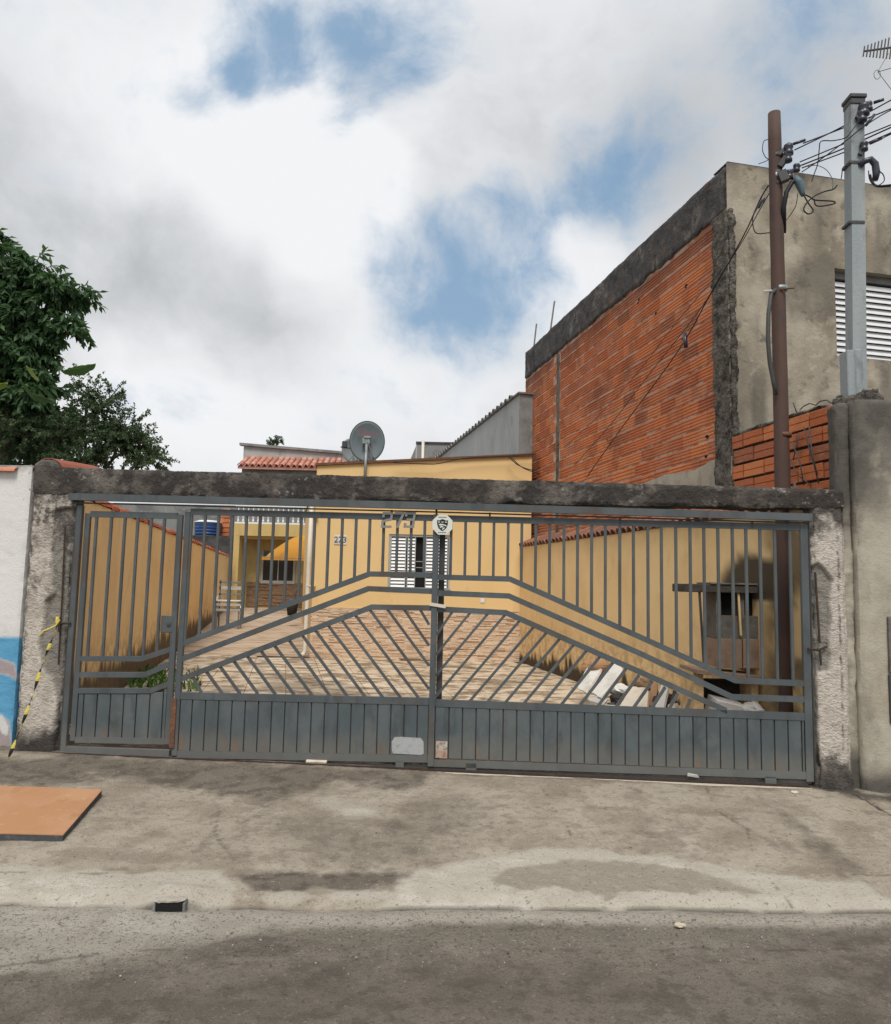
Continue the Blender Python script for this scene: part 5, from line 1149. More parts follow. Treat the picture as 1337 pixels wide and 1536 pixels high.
# grey square post
GPY = 6.75
g0 = AT(1281, 152, GPY); g1 = AT(1277.5, 600, GPY)
gp = E('meter_post', 'grey square steel post with a cap, rising above the right street wall', 'pole', (g1[0], GPY, 0))
zb_ = g1[2]; wd = .064
obj('shaft', MB().add([(s_*wd+(0 if not t_ else g0[0]-g1[0]), d_*wd, zb_-2.0 if t_ == 0 else g0[2]) for t_ in (0, 1) for s_, d_ in ((-1, -1), (1, -1), (1, 1), (-1, 1))],
    [(0, 1, 5, 4), (1, 2, 6, 5), (2, 3, 7, 6), (3, 0, 4, 7), (4, 5, 6, 7), (3, 2, 1, 0)]), M['post_grey'], gp)
zj = AT(1277, 527, GPY)[2]
obj('sleeve', MB().box(-wd-.004, -.004, -wd-.010, wd+.006, zb_-.6, zj-.01, .008).box(.006, wd+.004, -wd-.010, wd+.006, zb_-.6, zj, .008), M['post_grey'], gp)
x_ = g0[0]-g1[0]; obj('cap', MB().box(x_-wd-.015, x_+wd+.02, -wd-.02, wd+.02, g0[2]-.01, g0[2]+.03, .006).box(x_-wd-.006, x_+wd+.008, -wd-.01, wd+.01, g0[2]-.07, g0[2]-.012, .006), M['dark_steel'], gp)
def ong(px, py, dy=-.09): p = AT(px, py, GPY+dy); return (p[0]-g1[0], dy, p[2])
for py in (249, 338): q = ong(1280, py, 0); obj('clamp_band', MB().box(q[0]-wd-.008, q[0]+wd+.008, -wd-.008, wd+.008, q[2]-.012, q[2]+.012), M['dark_steel'], gp)
for a, s_ in (((1296, 165), 1.1), ((1293, 175), 1.0), ((1296, 220), .8), ((1303, 160), .8)): insul(gp, ong(*a), s_)
obj('bracket', MB().bar(ong(1286, 178, -.08), ong(1300, 160, -.1), .035, .05), M['dark_steel'], gp); obj('bracket', MB().bar(ong(1290, 232, -.08), ong(1300, 215, -.1), .03, .04), M['dark_steel'], gp)
q = [ong(*a) for a in ((1290, 249, -.06), (1297, 242, -.09), (1306, 239, -.09), (1313, 246, -.09), (1315, 260, -.09), (1313, 270, -.09))]
obj('weather_head', MB().tube(q, [.026, .028, .03, .032, .034, .026], 12), M['insulator'], gp, True)
# cables: points as (pixel x, pixel y, depth)
NC = [0]
def wallpt(px, py, dx):
    l = BS(px, py, dx); p = B0+ls*l[0]+ld*l[1]; return Vector((p[0], p[1], l[2]))
def cable(label, pts, r=.006, mat='black_cable', sm=6):
    P = [Vector(AT(a, c, y)) if y > 0 else wallpt(a, c, y) for a, c, y in pts]
    if len(P) > 2:                                                   # Catmull-Rom
        Q = []; E_ = [P[0]*2-P[1]]+P+[P[-1]*2-P[-2]]
        for i in range(1, len(E_)-2):
            for k in range(sm):
                t = k/sm; p0, p1, p2, p3 = E_[i-1:i+3]
                Q.append(.5*((2*p1)+(p2-p0)*t+(2*p0-5*p1+4*p2-p3)*t*t+(3*p1-p0-3*p2+p3)*t**3))
        Q.append(P[-1]); P = Q
    b0 = P[0].copy(); o = obj('cable', MB().tube([p-b0 for p in P], r, 6), M[mat], None, True); o.location = b0
    tag(o, label, 'cable', 'overhead cables between the poles'); return o
Yn = 6.9
cable('upper taut cable from the brown pole insulator over the grey post cap', [(1205, 215, 6.95), (1270, 190, 6.9), (1337, 163, 6.6), (1420, 128, 6.2)])
cable('second taut cable just below the topmost one', [(1192, 225, 6.95), (1260, 192, 6.9), (1337, 150, 6.6), (1420, 105, 6.2)])
cable('middle power cable leaving the brown pole clamp to the right', [(1200, 243, 6.95), (1270, 214, 6.85), (1337, 187, 6.6), (1420, 152, 6.2)])
cable('power cable running close beneath the middle one', [(1202, 248, 6.92), (1270, 221, 6.82), (1337, 191, 6.55), (1420, 155, 6.1)], .007)
cable('lowest power cable from the brown pole to the right edge', [(1203, 252, 6.92), (1270, 227, 6.82), (1337, 199, 6.5), (1420, 162, 6.1)], .006)
cable('cable crossing behind the grey post to its lower insulator', [(1325, 207, 6.7), (1337, 201, 6.6), (1420, 165, 6.2)])
cable('cable dropping from the grey post cap and sagging back to the brown pole', [(1290, 180, 6.62), (1275, 200, 6.62), (1268, 207, 6.65), (1250, 211, 6.8), (1232, 212, 6.8), (1229, 225, 6.8), (1227, 245, 6.8), (1220, 265, 6.8), (1218, 272, 6.8)], .005)
cable('cable looping diagonally up from the clamp to the grey post cap', [(1203, 258, 6.9), (1230, 240, 6.85), (1268, 212, 6.7), (1296, 190, 6.6), (1337, 165, 6.5), (1400, 140, 6.3)], .005)
cable('black curled cable hanging in a loop under the weather head', [(1206, 293, 6.9), (1213, 305, 6.9), (1220, 316, 6.9), (1213, 321, 6.9), (1206, 315, 6.9), (1210, 305, 6.9), (1222, 294, 6.9), (1238, 287, 6.9), (1250, 284, 6.9), (1256, 278, 6.9)], .007)
cable('short looped cable end hanging right of the weather head', [(1208, 292, 6.9), (1216, 296, 6.9), (1223, 300, 6.9), (1250, 302, 6.9), (1250, 306, 6.9), (1226, 309, 6.9), (1221, 298, 6.9)], .007)
cable('pale thin wire arching between the clamp and the plaster front', [(1212, 250, 6.95), (1225, 248, 6.95), (1240, 255, 6.95), (1249, 270, 6.95), (1249, 284, 6.95)], .004, 'mid_grey')
cable('thin wire bowing off the left of the brown pole top', [(1153, 209, 6.92), (1146, 212, 6.92), (1144, 225, 6.92), (1148, 235, 6.92), (1152, 240, 6.92), (1138, 246, 7.2)], .004)
cable('thin wire hanging from the brown pole clamp down to its right', [(1197, 290, 6.9), (1194, 308, 6.9), (1186, 322, 6.92), (1178, 332, 6.92)], .004)
cable('wire loop left of the brown pole below the clamp', [(1148, 300, 6.9), (1138, 310, 6.9), (1130, 325, 6.9), (1130, 340, 6.9), (1136, 350, 6.9), (1155, 349, 6.92)], .005)
cable('thick service cable dropping from the brown pole across the brick wall', [(1153, 278, 6.9), (1140, 300, 7.1), (1120, 345, 7.6), (1090, 400, -.30), (1060, 452, -.28), (1028, 510, -.26), (985, 572, -.24), (940, 632, -.22), (904, 682, -.2), (880, 716, -.2)], .007)
cable('thinner service cable sagging beside the thick one over the bricks', [(1154, 290, 6.9), (1138, 318, 7.1), (1115, 360, 7.6), (1080, 415, -.22), (1060, 450, -.2), (1026, 496, -.2), (975, 560, -.18), (920, 632, -.18), (878, 680, -.16), (862, 698, -.15)], .005)
cable('faint old wire slanting down the brick wall above the service cables', [(1085, 402, -.12), (1052, 440, -.12), (1008, 492, -.12), (960, 555, -.12), (900, 622, -.1), (850, 668, -.1)], .004)
cable('splice block on the service cable in front of the bricks', [(1027, 500, -.27), (1029, 521, -.27)], .026, 'insulator')
cable('black splice sleeve just left of the brown pole', [(1137, 312, 7.0), (1146, 296, 6.95)], .016, 'insulator')
cable('black splice sleeve on the taut cable right of the brown pole', [(1190, 216, 6.94), (1208, 210, 6.93)], .014, 'insulator')
cable('black splice sleeve right of the grey post top', [(1311, 154, 6.68), (1326, 149, 6.62)], .016, 'insulator')
cable('lower splice sleeve right of the grey post', [(1305, 215, 6.62), (1323, 207, 6.6)], .015, 'insulator')
cable('slanting splice sleeve beside the grey post insulator', [(1299, 188, 6.6), (1312, 172, 6.6)], .015, 'insulator')
cable('bundle of cables hanging from the grey post weather head', [(1305, 262, 6.62), (1308, 272, 6.62), (1316, 279, 6.6), (1337, 278, 6.5), (1400, 270, 6.3)], .012)
cable('slim wire hooked under the grey post weather head', [(1303, 256, 6.6), (1305, 270, 6.6), (1314, 279, 6.6), (1326, 272, 6.55), (1325, 262, 6.55), (1318, 256, 6.55)], .005)
cable('wire stub hooked on the left edge of the grey post', [(1274, 248, 6.66), (1265, 251, 6.66), (1263, 262, 6.66), (1262, 268, 6.66)], .005)
cable('thin wire hanging along the yellow parapet of the house', [(590, 694, 14.75), (640, 696, 14.75), (660, 695, 14.75), (700, 687, 14.75), (760, 684, 14.75), (803, 681, 14.75)], .010)
cable('short dark wire drooping at the right end of the parapet', [(762, 684, 14.7), (775, 696, 14.7), (790, 703, 14.7), (806, 706, 14.7)], .009)
cable('second drooping wire crossing the parapet end', [(764, 683, 14.7), (782, 700, 14.65), (800, 708, 14.65), (812, 711, 14.65)], .009)
# tangled wires on the low brick wall and hanging in front of its bricks
def brickwire(label, pts, r=.006, mat='dark_steel'):
    P = []
    for px, py, dx in pts: l = BS(px, py, dx); p = B0+ls*l[0]+ld*l[1]; P.append(Vector((p[0], p[1], l[2])))
    b0 = P[0].copy(); o = obj('wire', MB().tube([p-b0 for p in P], r, 6), M[mat], None, True); o.location = b0; tag(o, label, 'wire', 'loose wires on the low brick wall')
brickwire('bent wire hoop on top of the low brick wall, left one', [(1200, 615, -.03), (1206, 609, -.04), (1215, 605, -.05), (1224, 608, -.03)])
brickwire('bent wire hoop on top of the low brick wall, right one', [(1224, 608, -.03), (1230, 602, -.05), (1240, 600, -.05), (1248, 605, -.04)])
brickwire('short stub of wire sticking up from the low brick wall', [(1195, 618, -.03), (1190, 604, -.05)])
brickwire('long wire slanting down the low brick wall beside the pole', [(1188, 662, -.04), (1200, 692, -.05), (1206, 728, -.05)], .007)
brickwire('wire crossing the low brick wall from its broken cap', [(1206, 640, -.04), (1212, 665, -.05), (1222, 700, -.05), (1228, 725, -.05)], .007)
brickwire('third wire hanging straight over the low brick wall', [(1214, 640, -.05), (1218, 680, -.05), (1226, 712, -.05)], .007)
brickwire('wire leaning the other way across the low brick wall', [(1200, 652, -.045), (1194, 672, -.045), (1190, 690, -.045)], .006)
brickwire('lowest wire leaning over the low brick wall next to the pole', [(1186, 690, -.05), (1196, 712, -.05), (1216, 728, -.05)], .006)

# television antenna above the plaster building
ay = 9.4
ac = AT(1345, 80, ay); aa = E('tv_antenna', 'many-pronged television antenna high at the right edge', 'antenna', (ac[0], ay, TOP))
tip = AT(1296, 77, ay); tl_ = (tip[0]-ac[0], 0, tip[2]-TOP); rt_ = AT(1375, 52, ay); rl_ = (rt_[0]-ac[0], .2, rt_[2]-TOP)
obj('mast', MB().tube([(.02, 0, 0), (0, 0, ac[2]-TOP+.05)], .018, 8), M['galv'], aa, True)
obj('boom', MB().tube([tl_, rl_], .014, 6), M['dark_steel'], aa)
for k in range(9):
    t = k/8*.62; c_ = np.array(tl_)*(1-t)+np.array(rl_)*t; L = .10+.016*k
    obj('element', MB().tube([(c_[0]-.30*L, c_[1]-.3*L, c_[2]-L*.95), (c_[0]+.30*L, c_[1]+.3*L, c_[2]+L*.95)], .010, 5), M['dark_steel'], aa)
obj('stay_wire', MB().tube([tuple(AT(1333, 80, ay)-np.array([ac[0], ay, TOP])), tuple(AT(1317, 108, ay)-np.array([ac[0], ay, TOP])), tuple(AT(1340, 138, ay)-np.array([ac[0], ay, TOP]))], .004, 5)
    .tube([tuple(AT(1316+5*math.cos(a), 112+7*math.sin(a), ay)-np.array([ac[0], ay, TOP])) for a in np.linspace(0, 6.2, 10)], .004, 5).tube([tuple(AT(1317, 108, ay)-np.array([ac[0], ay, TOP])), tuple(AT(1345, 100, ay)-np.array([ac[0], ay, TOP]))], .005, 5), M['dark_steel'], aa)
# sticks standing on the far end of the brick wall
for (xa, ya, xb, yb, lab, w) in ((823, 498, 832, 452, 'taller weathered plank standing on the far end of the brick wall', .05), (799, 522, 805, 486, 'shorter plank standing left of the tall one on the brick wall', .045)):
    p = AT(xa, ya, 15.2 if xa > 810 else 15.9); q = AT(xb, yb, 15.2 if xa > 810 else 15.9)
    o = obj('plank', MB().bar((0, 0, -.3), tuple(q-p), w, .03), M['wood_stick']); o.location = p; tag(o, lab, 'plank')

# ================================================================== THINGS IN THE YARD
# stove / meter shelter against the right wall, just inside the gate
sv = E('masonry_stove', 'small sooty masonry shelter with a dark slab roof inside the gate on the right', 'stove', (0, 0, 0))
SY = 7.35
def s(px, py, y=SY): p = AT(px, py, y); return p[0], p[2]
a0, az = s(1028, 884, SY); a1, _ = s(1215, 884, SY); _, at1 = s(1100, 877, SY)
xw = lotx(3.29, SY)
obj('roof_slab', MB().box(a0, xw-.02, SY, SY+.42, az-.025, at1+.0, .006), M['slab_dark'], sv)
obj('slab_lip', MB().box(a0+.25, xw-.03, SY-.012, SY+.40, at1+.002, at1+.018), M['shelter_grey'], sv)
b0_, _ = s(1078, 950, SY); b1_, _ = s(1152, 950, SY); _, bz1 = s(1100, 888, SY); _, bz0 = s(1100, 1003, SY); _, bzm = s(1100, 958, SY); _, bo = s(1100, 924, SY)
m_ = (b0_+b1_)/2
# upper grey box with two flue mouths, lower pale panels
obj('upper_box', MB().box(b0_, b1_+.05, SY+.16, SY+.40, bzm, bz1).box(b0_, b0_+.05, SY+.06, SY+.16, bzm, bz1).box(m_-.02, m_+.04, SY+.06, SY+.16, bzm, bz1).box(b1_-.02, b1_+.05, SY+.06, SY+.16, bzm, bz1).box(b0_+.05, m_-.02, SY+.06, SY+.16, bzm, bo).box(m_+.04, b1_-.02, SY+.06, SY+.16, bzm, bo), M['shelter_grey'], sv)
obj('flue_mouth', MB().box(b0_+.052, m_-.022, SY+.145, SY+.158, bo+.002, bz1-.002), M['dark_room'], sv); obj('flue_mouth', MB().box(m_+.042, b1_-.022, SY+.145, SY+.158, bo+.002, bz1-.002), M['dark_room'], sv)
obj('lower_panel', MB().box(b0_+.005, m_+.005, SY+.045, SY+.40, bz0, bzm-.004, .004), M['shelter_pink'], sv); obj('lower_panel', MB().box(m_+.015, b1_+.03, SY+.048, SY+.40, bz0, bzm-.002, .004), M['shelter_pink'], sv)
obj('divider_strip', MB().bar((m_-.012, SY+.03, bzm+.03), (m_-.03, SY+.03, bz1), .015, .02), M['yellow_house'], sv)
obj('corner_post', MB().bar((s(1058, 1000)[0], SY+.03, s(1058, 1000)[1]), (s(1051, 890)[0], SY+.03, az-.02), .02, .02), M['dark_steel'], sv)
e0_, ez = s(1040, 1003); e1_, ez2 = s(1205, 1020)
obj('counter_slab', MB().add([(e0_, SY-.1, ez-.035), (xw-.02, SY-.1, ez2-.035), (xw-.02, SY+.42, ez2-.035), (e0_, SY+.42, ez-.035), (e0_, SY-.1, ez), (xw-.02, SY-.1, ez2+.03), (xw-.02, SY+.42, ez2+.03), (e0_, SY+.42, ez)],
    [(3, 2, 1, 0), (4, 5, 6, 7), (0, 1, 5, 4), (2, 3, 7, 6), (1, 2, 6, 5), (3, 0, 4, 7)]), M['shelter_pink'], sv)
obj('leg_wall', MB().box(s(1128, 1040)[0], s(1138, 1040)[0], SY, SY+.4, FLZ, ez2-.036), M['yellow_wall'], sv)
obj('leg_wall', MB().box(e0_+.0, e0_+.10, SY, SY+.4, FLZ, ez-.036), M['yellow_wall'], sv)
obj('hearth_back', MB().box(e0_+.10, s(1128, 1040)[0], SY+.30, SY+.4, FLZ, ez2-.05), M['slab_dark'], sv)

def on_floor(px, py): p = ATZ(px, py, FLZ); return p
def slabthing(name, label, cat, quad, th, mat, group=None):
    """a broken board given by its four corners, its outline chipped and uneven"""
    Q = [Vector(q) for q in quad]; b0 = Q[0].copy(); n = (Q[1]-Q[0]).cross(Q[3]-Q[0]).normalized()*th; o_ = []; cen = sum(Q, Vector())/4
    for i in range(4):
        A, Bq = Q[i], Q[(i+1) % 4]
        for k in range(5):
            p = A.lerp(Bq, k/5); j = .004 if k else .012; p = p+(cen-p).normalized()*random.uniform(0, j*3 if i in (0, 2) else j); o_.append(p-b0)
    m = len(o_); mb = MB().add(o_+[p+n for p in o_], [tuple(range(m))[::-1], tuple(range(m, 2*m))]+[(i, (i+1) % m, (i+1) % m+m, i+m) for i in range(m)])
    o = obj(name, mb, M[mat]); o.location = b0; tag(o, label, cat, group); return o
def crumple(name, label, cat, c, r, mat, seed, sq=(1, 1, .7)):
    n = 10; V = []; 
    for i in range(n+1):
        for k in range(14):
            th = PI*i/n; ph = 2*PI*k/14; d_ = np.array([math.sin(th)*math.cos(ph), math.sin(th)*math.sin(ph), math.cos(th)])
            rr = r*(1+.9*float(fbm(d_[None]*1.0+seed, 2.2, 3, seed)[0])); V.append(tuple(d_*rr*np.array(sq)))
    F = [(i*14+k, (i+1)*14+k, (i+1)*14+(k+1) % 14, i*14+(k+1) % 14) for i in range(n) for k in range(14)]
    o = obj(name, MB().add(V, F), M[mat]); o.location = tuple(map(float, c)); tag(o, label, cat); return o
WB = 'debris leaning by the right yard wall'
def lean(pts): return [tuple(AT(a, c, y)) for a, c, y in pts]
slabthing('board', 'white foam board leaning at the far end of the debris by the right wall', 'board', lean([(866, 1034, 9.6), (882, 1042, 9.2), (907, 1002, 9.7), (890, 992, 10.0)]), .03, 'paper_white', WB)
slabthing('board', 'long white panel leaning in the middle of the debris, edge in shade', 'board', lean([(886, 1040, 9.1), (903, 1050, 8.7), (939, 1006, 9.1), (924, 998, 9.4)]), .03, 'paper_white', WB)
slabthing('board', 'cream plasterboard piece propped low beside the paint can', 'board', lean([(928, 1068, 8.4), (972, 1072, 8.15), (976, 1036, 8.4), (950, 1033, 8.6)]), .04, 'plaster_board', WB)
slabthing('board', 'narrow bright white board standing right of the cream plasterboard', 'board', lean([(984, 1066, 8.15), (997, 1068, 8.05), (1006, 1030, 8.15), (995, 1026, 8.25)]), .03, 'paper_white', WB)
slabthing('board', 'thin white board standing beside the stove leg', 'board', lean([(1018, 1070, 7.95), (1034, 1072, 7.85), (1036, 1047, 7.95), (1030, 1043, 8.0)]), .03, 'paper_white', WB)
slabthing('board', 'dark brown plank leaning between the white boards', 'board', lean([(1003, 1068, 8.0), (1009, 1068, 7.98), (1016, 1036, 8.1), (1011, 1035, 8.15)]), .02, 'slab_dark', WB)
slabthing('board', 'grey dusty slat lying flat in front of the long white panel', 'board', lean([(880, 1052, 8.75), (905, 1060, 8.5), (912, 1052, 8.7), (888, 1046, 8.95)]), .02, 'bench_wood', WB)
slabthing('board', 'splintered brown board standing behind the cream plasterboard', 'board', lean([(972, 1060, 8.4), (984, 1062, 8.35), (988, 1024, 8.45), (979, 1022, 8.5)]), .02, 'cardboard', WB)
slabthing('board', 'pale narrow offcut leaning last in the row before the stove', 'board', lean([(1042, 1068, 7.8), (1052, 1070, 7.75), (1050, 1050, 7.85), (1044, 1048, 7.9)]), .02, 'plaster_board', WB)
crumple('plastic_bag', 'dirty white bag crushed between the narrow boards', 'bag', AT(1012, 1062, 8.0), .07, 'plaster_board', 31)
p = AT(1092, 1062, 7.35); bx_ = obj('box', MB().box(-.17, .14, -.10, .12, -.09, .07, .006), M['paper_white']); bx_.location = (p[0], p[1], p[2]); bx_.rotation_euler = (R(8), R(12), R(6)); tag(bx_, 'white carton lying under the stove counter', 'box')
crumple('plastic_bag', 'crumpled white plastic bag lying right of the white carton', 'bag', AT(1128, 1066, 7.3), .11, 'paper_white', 3)
crumple('plastic_bag', 'crumpled white and dark bag heaped behind the paint can', 'bag', AT(932, 1035, 8.9), .10, 'paper_white', 5)
crumple('rubbish_bag', 'black rubbish bag slumped between the boards', 'bag', AT(927, 1048, 8.75), .09, 'dark_junk', 8)
crumple('rubbish_bag', 'dark rubbish heap at the foot of the right wall by the boards', 'bag', AT(996, 1052, 8.4), .13, 'slab_dark', 9)
crumple('cardboard_scrap', 'crushed brown cardboard lying on top of the white boards', 'cardboard', AT(898, 1000, 9.75), .12, 'cardboard', 6, (1.2, .7, .8))
crumple('cardboard_scrap', 'brown cardboard piece at the left end of the debris', 'cardboard', AT(881, 1000, 10.1), .09, 'cardboard', 12, (.8, .7, 1))
crumple('rubble_lump', 'brown rubble lump behind the cream plasterboard', 'rubble', AT(966, 1026, 8.7), .11, 'stone_brown', 15)
pc = AT(917, 1057, 8.55)
can = E('paint_can', 'small white paint can with a red band', 'can', (pc[0], pc[1], FLZ+.01)); ch = .19
obj('body', MB().lathe([(.042, 0), (.044, .005), (.044, ch)], seg=18), M['paper_white'], can, True)
obj('red_band', MB().lathe([(.0445, .075), (.0455, .076), (.0455, .15), (.0445, .151)], seg=18), M['red_plastic'], can, True)
obj('lid', MB().lathe([(.046, ch), (.046, ch+.012), (.03, ch+.014)], seg=18), M['dark_steel'], can, True)
cr = MB()
for k in range(260):
    t = random.random(); px = 850+t*300+random.gauss(0, 18); py = 1046+t*22+random.gauss(0, 7); q = ATZ(px, py, FLZ+.004)
    if q[0] > lotx(3.28, q[1]) or q[1] < 7.0: continue
    r = random.choice((.006, .008, .012, .02)); x, y = q[0], q[1]
    cr.add([(x+r*random.uniform(.5, 1.3), y, FLZ), (x, y+r*random.uniform(.5, 1.3), FLZ), (x-r, y, FLZ), (x, y-r, FLZ), (x, y, FLZ+r*random.uniform(.4, 1.1))], [(0, 1, 4), (1, 2, 4), (2, 3, 4), (3, 0, 4)])
tag(obj('rubble', cr, M['pebble']), 'crumbs and chips of rubble scattered round the boards in the yard', 'rubble', kind='stuff')
# bench against the left wall
by_ = 20.3; q0_ = AT(322, 930, by_); q1_ = AT(360, 930, by_)
BFZ = .245
bn = E('slatted_bench', 'pale grey slatted bench standing against the left yard wall', 'bench', (q0_[0], by_, BFZ))
Lb = q1_[0]-q0_[0]
def bz(py): return AT(340, py, by_)[2]-BFZ
for py, th in ((871, .055), (881, .10), (889, .05)): obj('back_slat', MB().box(0, Lb, .26, .29, bz(py+4), bz(py+4)+th, .004), M['bench_dark'] if py != 881 else M['bench_wood'], bn)
for k, py in enumerate((896, 901)): obj('seat_slat', MB().box(-.03, Lb*.97, -.02+k*.13, .09+k*.13, bz(902)+.0, bz(902)+.035, .004), M['louver_white'], bn)
for py in (908, 916): obj('front_slat', MB().box(0, Lb*.98, .0, .02, bz(py)-.02, bz(py)+.05, .003), M['bench_wood'], bn)
for x in (.03, Lb-.05): 
    for y in (.02, .26): obj('leg', MB().box(x-.02, x+.02, y, y+.035, 0, bz(902)-.001 if y < .1 else bz(870)), M['bench_dark'], bn)
obj('brace', MB().bar((-.02, .0, bz(910)), (-.02, .26, bz(895)), .02, .03).bar((Lb, .0, bz(912)), (Lb, .26, bz(895)), .02, .03), M['louver_white'], bn)
# dark bucket and broom at the foot of the house flank
kb = AT(438, 922, 21.5)
bk = E('bucket', 'dark bucket with a rag at the corner of the side passage', 'bucket', (kb[0], 21.5, kb[2]-.02))
obj('body', MB().lathe([(.13, 0), (.17, .34), (.165, .35)], seg=16), M['dark_junk'], bk, True)
obj('rag', MB().lathe([(.15, .33), (.13, .42), (.05, .47)], seg=9), M['blue_tank'], bk)
bo_ = obj('broom', MB().tube([(0, 0, 0), (.25, .05, 1.2)], .014, 6), M['pole_brown']); bo_.location = (kb[0]-.02, 21.4, kb[2]); tag(bo_, 'thin brown broom handle leaning on the house flank', 'broom')
# weeds at the foot of the left wall
def weeds():
    mb = MB()
    for k in range(420):
        px = random.uniform(196, 300); c = ATZ(px, random.uniform(1006, 1040), FLZ)
        if px > 250 and random.random() < .5: continue
        x, y = c[0], c[1]; a = random.uniform(0, 2*PI); h = random.uniform(.05, .17); w = random.uniform(.008, .02); dx, dy = math.cos(a), math.sin(a)
        mb.add([(x-dy*w, y+dx*w, FLZ), (x+dy*w, y-dx*w, FLZ), (x+dx*h*.4+dy*w, y+dy*h*.4-dx*w, FLZ+h*.7), (x+dx*h*.8, y+dy*h*.8, FLZ+h)], [(0, 1, 2, 3)])
    tag(obj('grass', mb, M['weed']), 'tufts of green grass growing at the foot of the left yard wall', 'grass', kind='stuff')
weeds()

# ================================================================== THINGS ON THE PAVEMENT
q = [pl(a, c, (0, 4.28, -.095), np.array([0, -SLOPE, 1.0])) for a, c in ((-150, 1246), (95, 1252), (154, 1184), (-110, 1174))]
Q = [Vector(v) for v in q]; b0 = Q[0].copy()
bd = E('orange_board', 'flat orange faced board with dark edge lying on the pavement by the left wall', 'board', b0)
dn_ = Vector((0, 0, -.006)); up_ = Vector((0, 0, 0)); T_ = [v-b0 for v in Q]
obj('face_sheet', MB().add([v for v in T_]+[v+dn_ for v in T_], [(0, 1, 2, 3), (7, 6, 5, 4), (0, 4, 5, 1), (1, 5, 6, 2), (2, 6, 7, 3), (3, 7, 4, 0)]), M['board_face'], bd)
cen = sum(T_, Vector())/4; T2 = [v+(cen-v)*.006+Vector((0, 0, -.0065)) for v in T_]
obj('core', MB().add(T2+[v+Vector((0, 0, -.048)) for v in T2], [(0, 1, 2, 3), (7, 6, 5, 4), (0, 4, 5, 1), (1, 5, 6, 2), (2, 6, 7, 3), (3, 7, 4, 0)]), M['board_edge'], bd)
# warning tape tied to the left post, twisting down to the pavement
tp = [(87, 925), (84, 945), (76, 965), (68, 985), (60, 1008), (52, 1035), (44, 1058), (34, 1085), (24, 1110), (14, 1135), (6, 1158), (0, 1178)]
P = [Vector(AT(a, c, 6.60-.0006*(c-925))) for a, c in tp]
et = E('warning_tape', 'yellow and black warning tape tied to the left post and trailing to the ground', 'tape', P[0])
P2 = []
for i in range(len(P)-1):
    for k in range(4): P2.append(P[i].lerp(P[i+1], k/4)-P[0])
P2.append(P[-1]-P[0])
mb = MB(); mi = []
for i in range(len(P2)-1):
    a_, c_ = i*.75, (i+1)*.75; w = .0115
    o1 = Vector((math.cos(a_)*w*.8+.006, math.sin(a_)*w, 0)); o2 = Vector((math.cos(c_)*w*.8+.006, math.sin(c_)*w, 0)); t_ = Vector((0, .0015, 0)); A, Bq = P2[i], P2[i+1]
    mb.add([A-o1-t_, A+o1-t_, Bq+o2-t_, Bq-o2-t_, A-o1+t_, A+o1+t_, Bq+o2+t_, Bq-o2+t_], [(0, 1, 2, 3), (7, 6, 5, 4), (1, 5, 6, 2), (0, 3, 7, 4)]); mi += [(i//2) % 2]*4
me_ = mb.mesh('ribbon', M['tape_yellow']); me_.materials.append(M['tape_black']); me_.polygons.foreach_set('material_index', mi); put('ribbon', me_, et)
lp_ = [Vector(AT(a, c, 6.58))-P[0] for a, c in ((60, 952), (66, 946), (74, 943), (84, 938), (90, 930))]
obj('tape_end', MB().tube(lp_, [.008, .007, .008, .008, .007], 4), M['tape_yellow'], et)
q = GP(602, 1148); pb2 = obj('broken_tile', MB().box(-.09, .09, -.02, .02, -.01, .010, .003), M['plaster_board']); v = G(475, 1144, -.02); w_ = GO+gx*v[0]+gn*(-.02); pb2.location = (w_[0], w_[1], v[2]+.01); pb2.rotation_euler = (R(20), 0, -GYAW); tag(pb2, 'small pale broken tile wedged under the left gate leaf', 'tile')
v = G(1040, 1164, -.02); w_ = GO+gx*v[0]+gn*(-.03); p3 = obj('paper_scrap', MB().add([(-.05, 0, .0), (.05, 0, -.012), (.03, -.01, .018), (-.05, -.005, .03), (-.05, .002, .0), (.05, .002, -.012), (.03, -.008, .018), (-.05, -.003, .03)], [(0, 1, 2, 3), (7, 6, 5, 4)]), M['paper_white']); p3.location = (w_[0], w_[1], v[2]); tag(p3, 'scrap of white paper caught under the right gate leaf', 'paper')
for px, py, lb_, mt_ in ((1020, 1392, 'flat pale stone lying in the gutter', 'plaster_board'), (1192, 1189, 'broken white mortar lump by the right post', 'plaster_board')):
    x, y = GP(px, py); o = crumple('stone', lb_, 'stone', (x, y, (-.17 if py > 1366 else float(pave_z(np.array(x), np.array(y)))+.01)), .022, mt_, 21, (1.4, .8, .5))

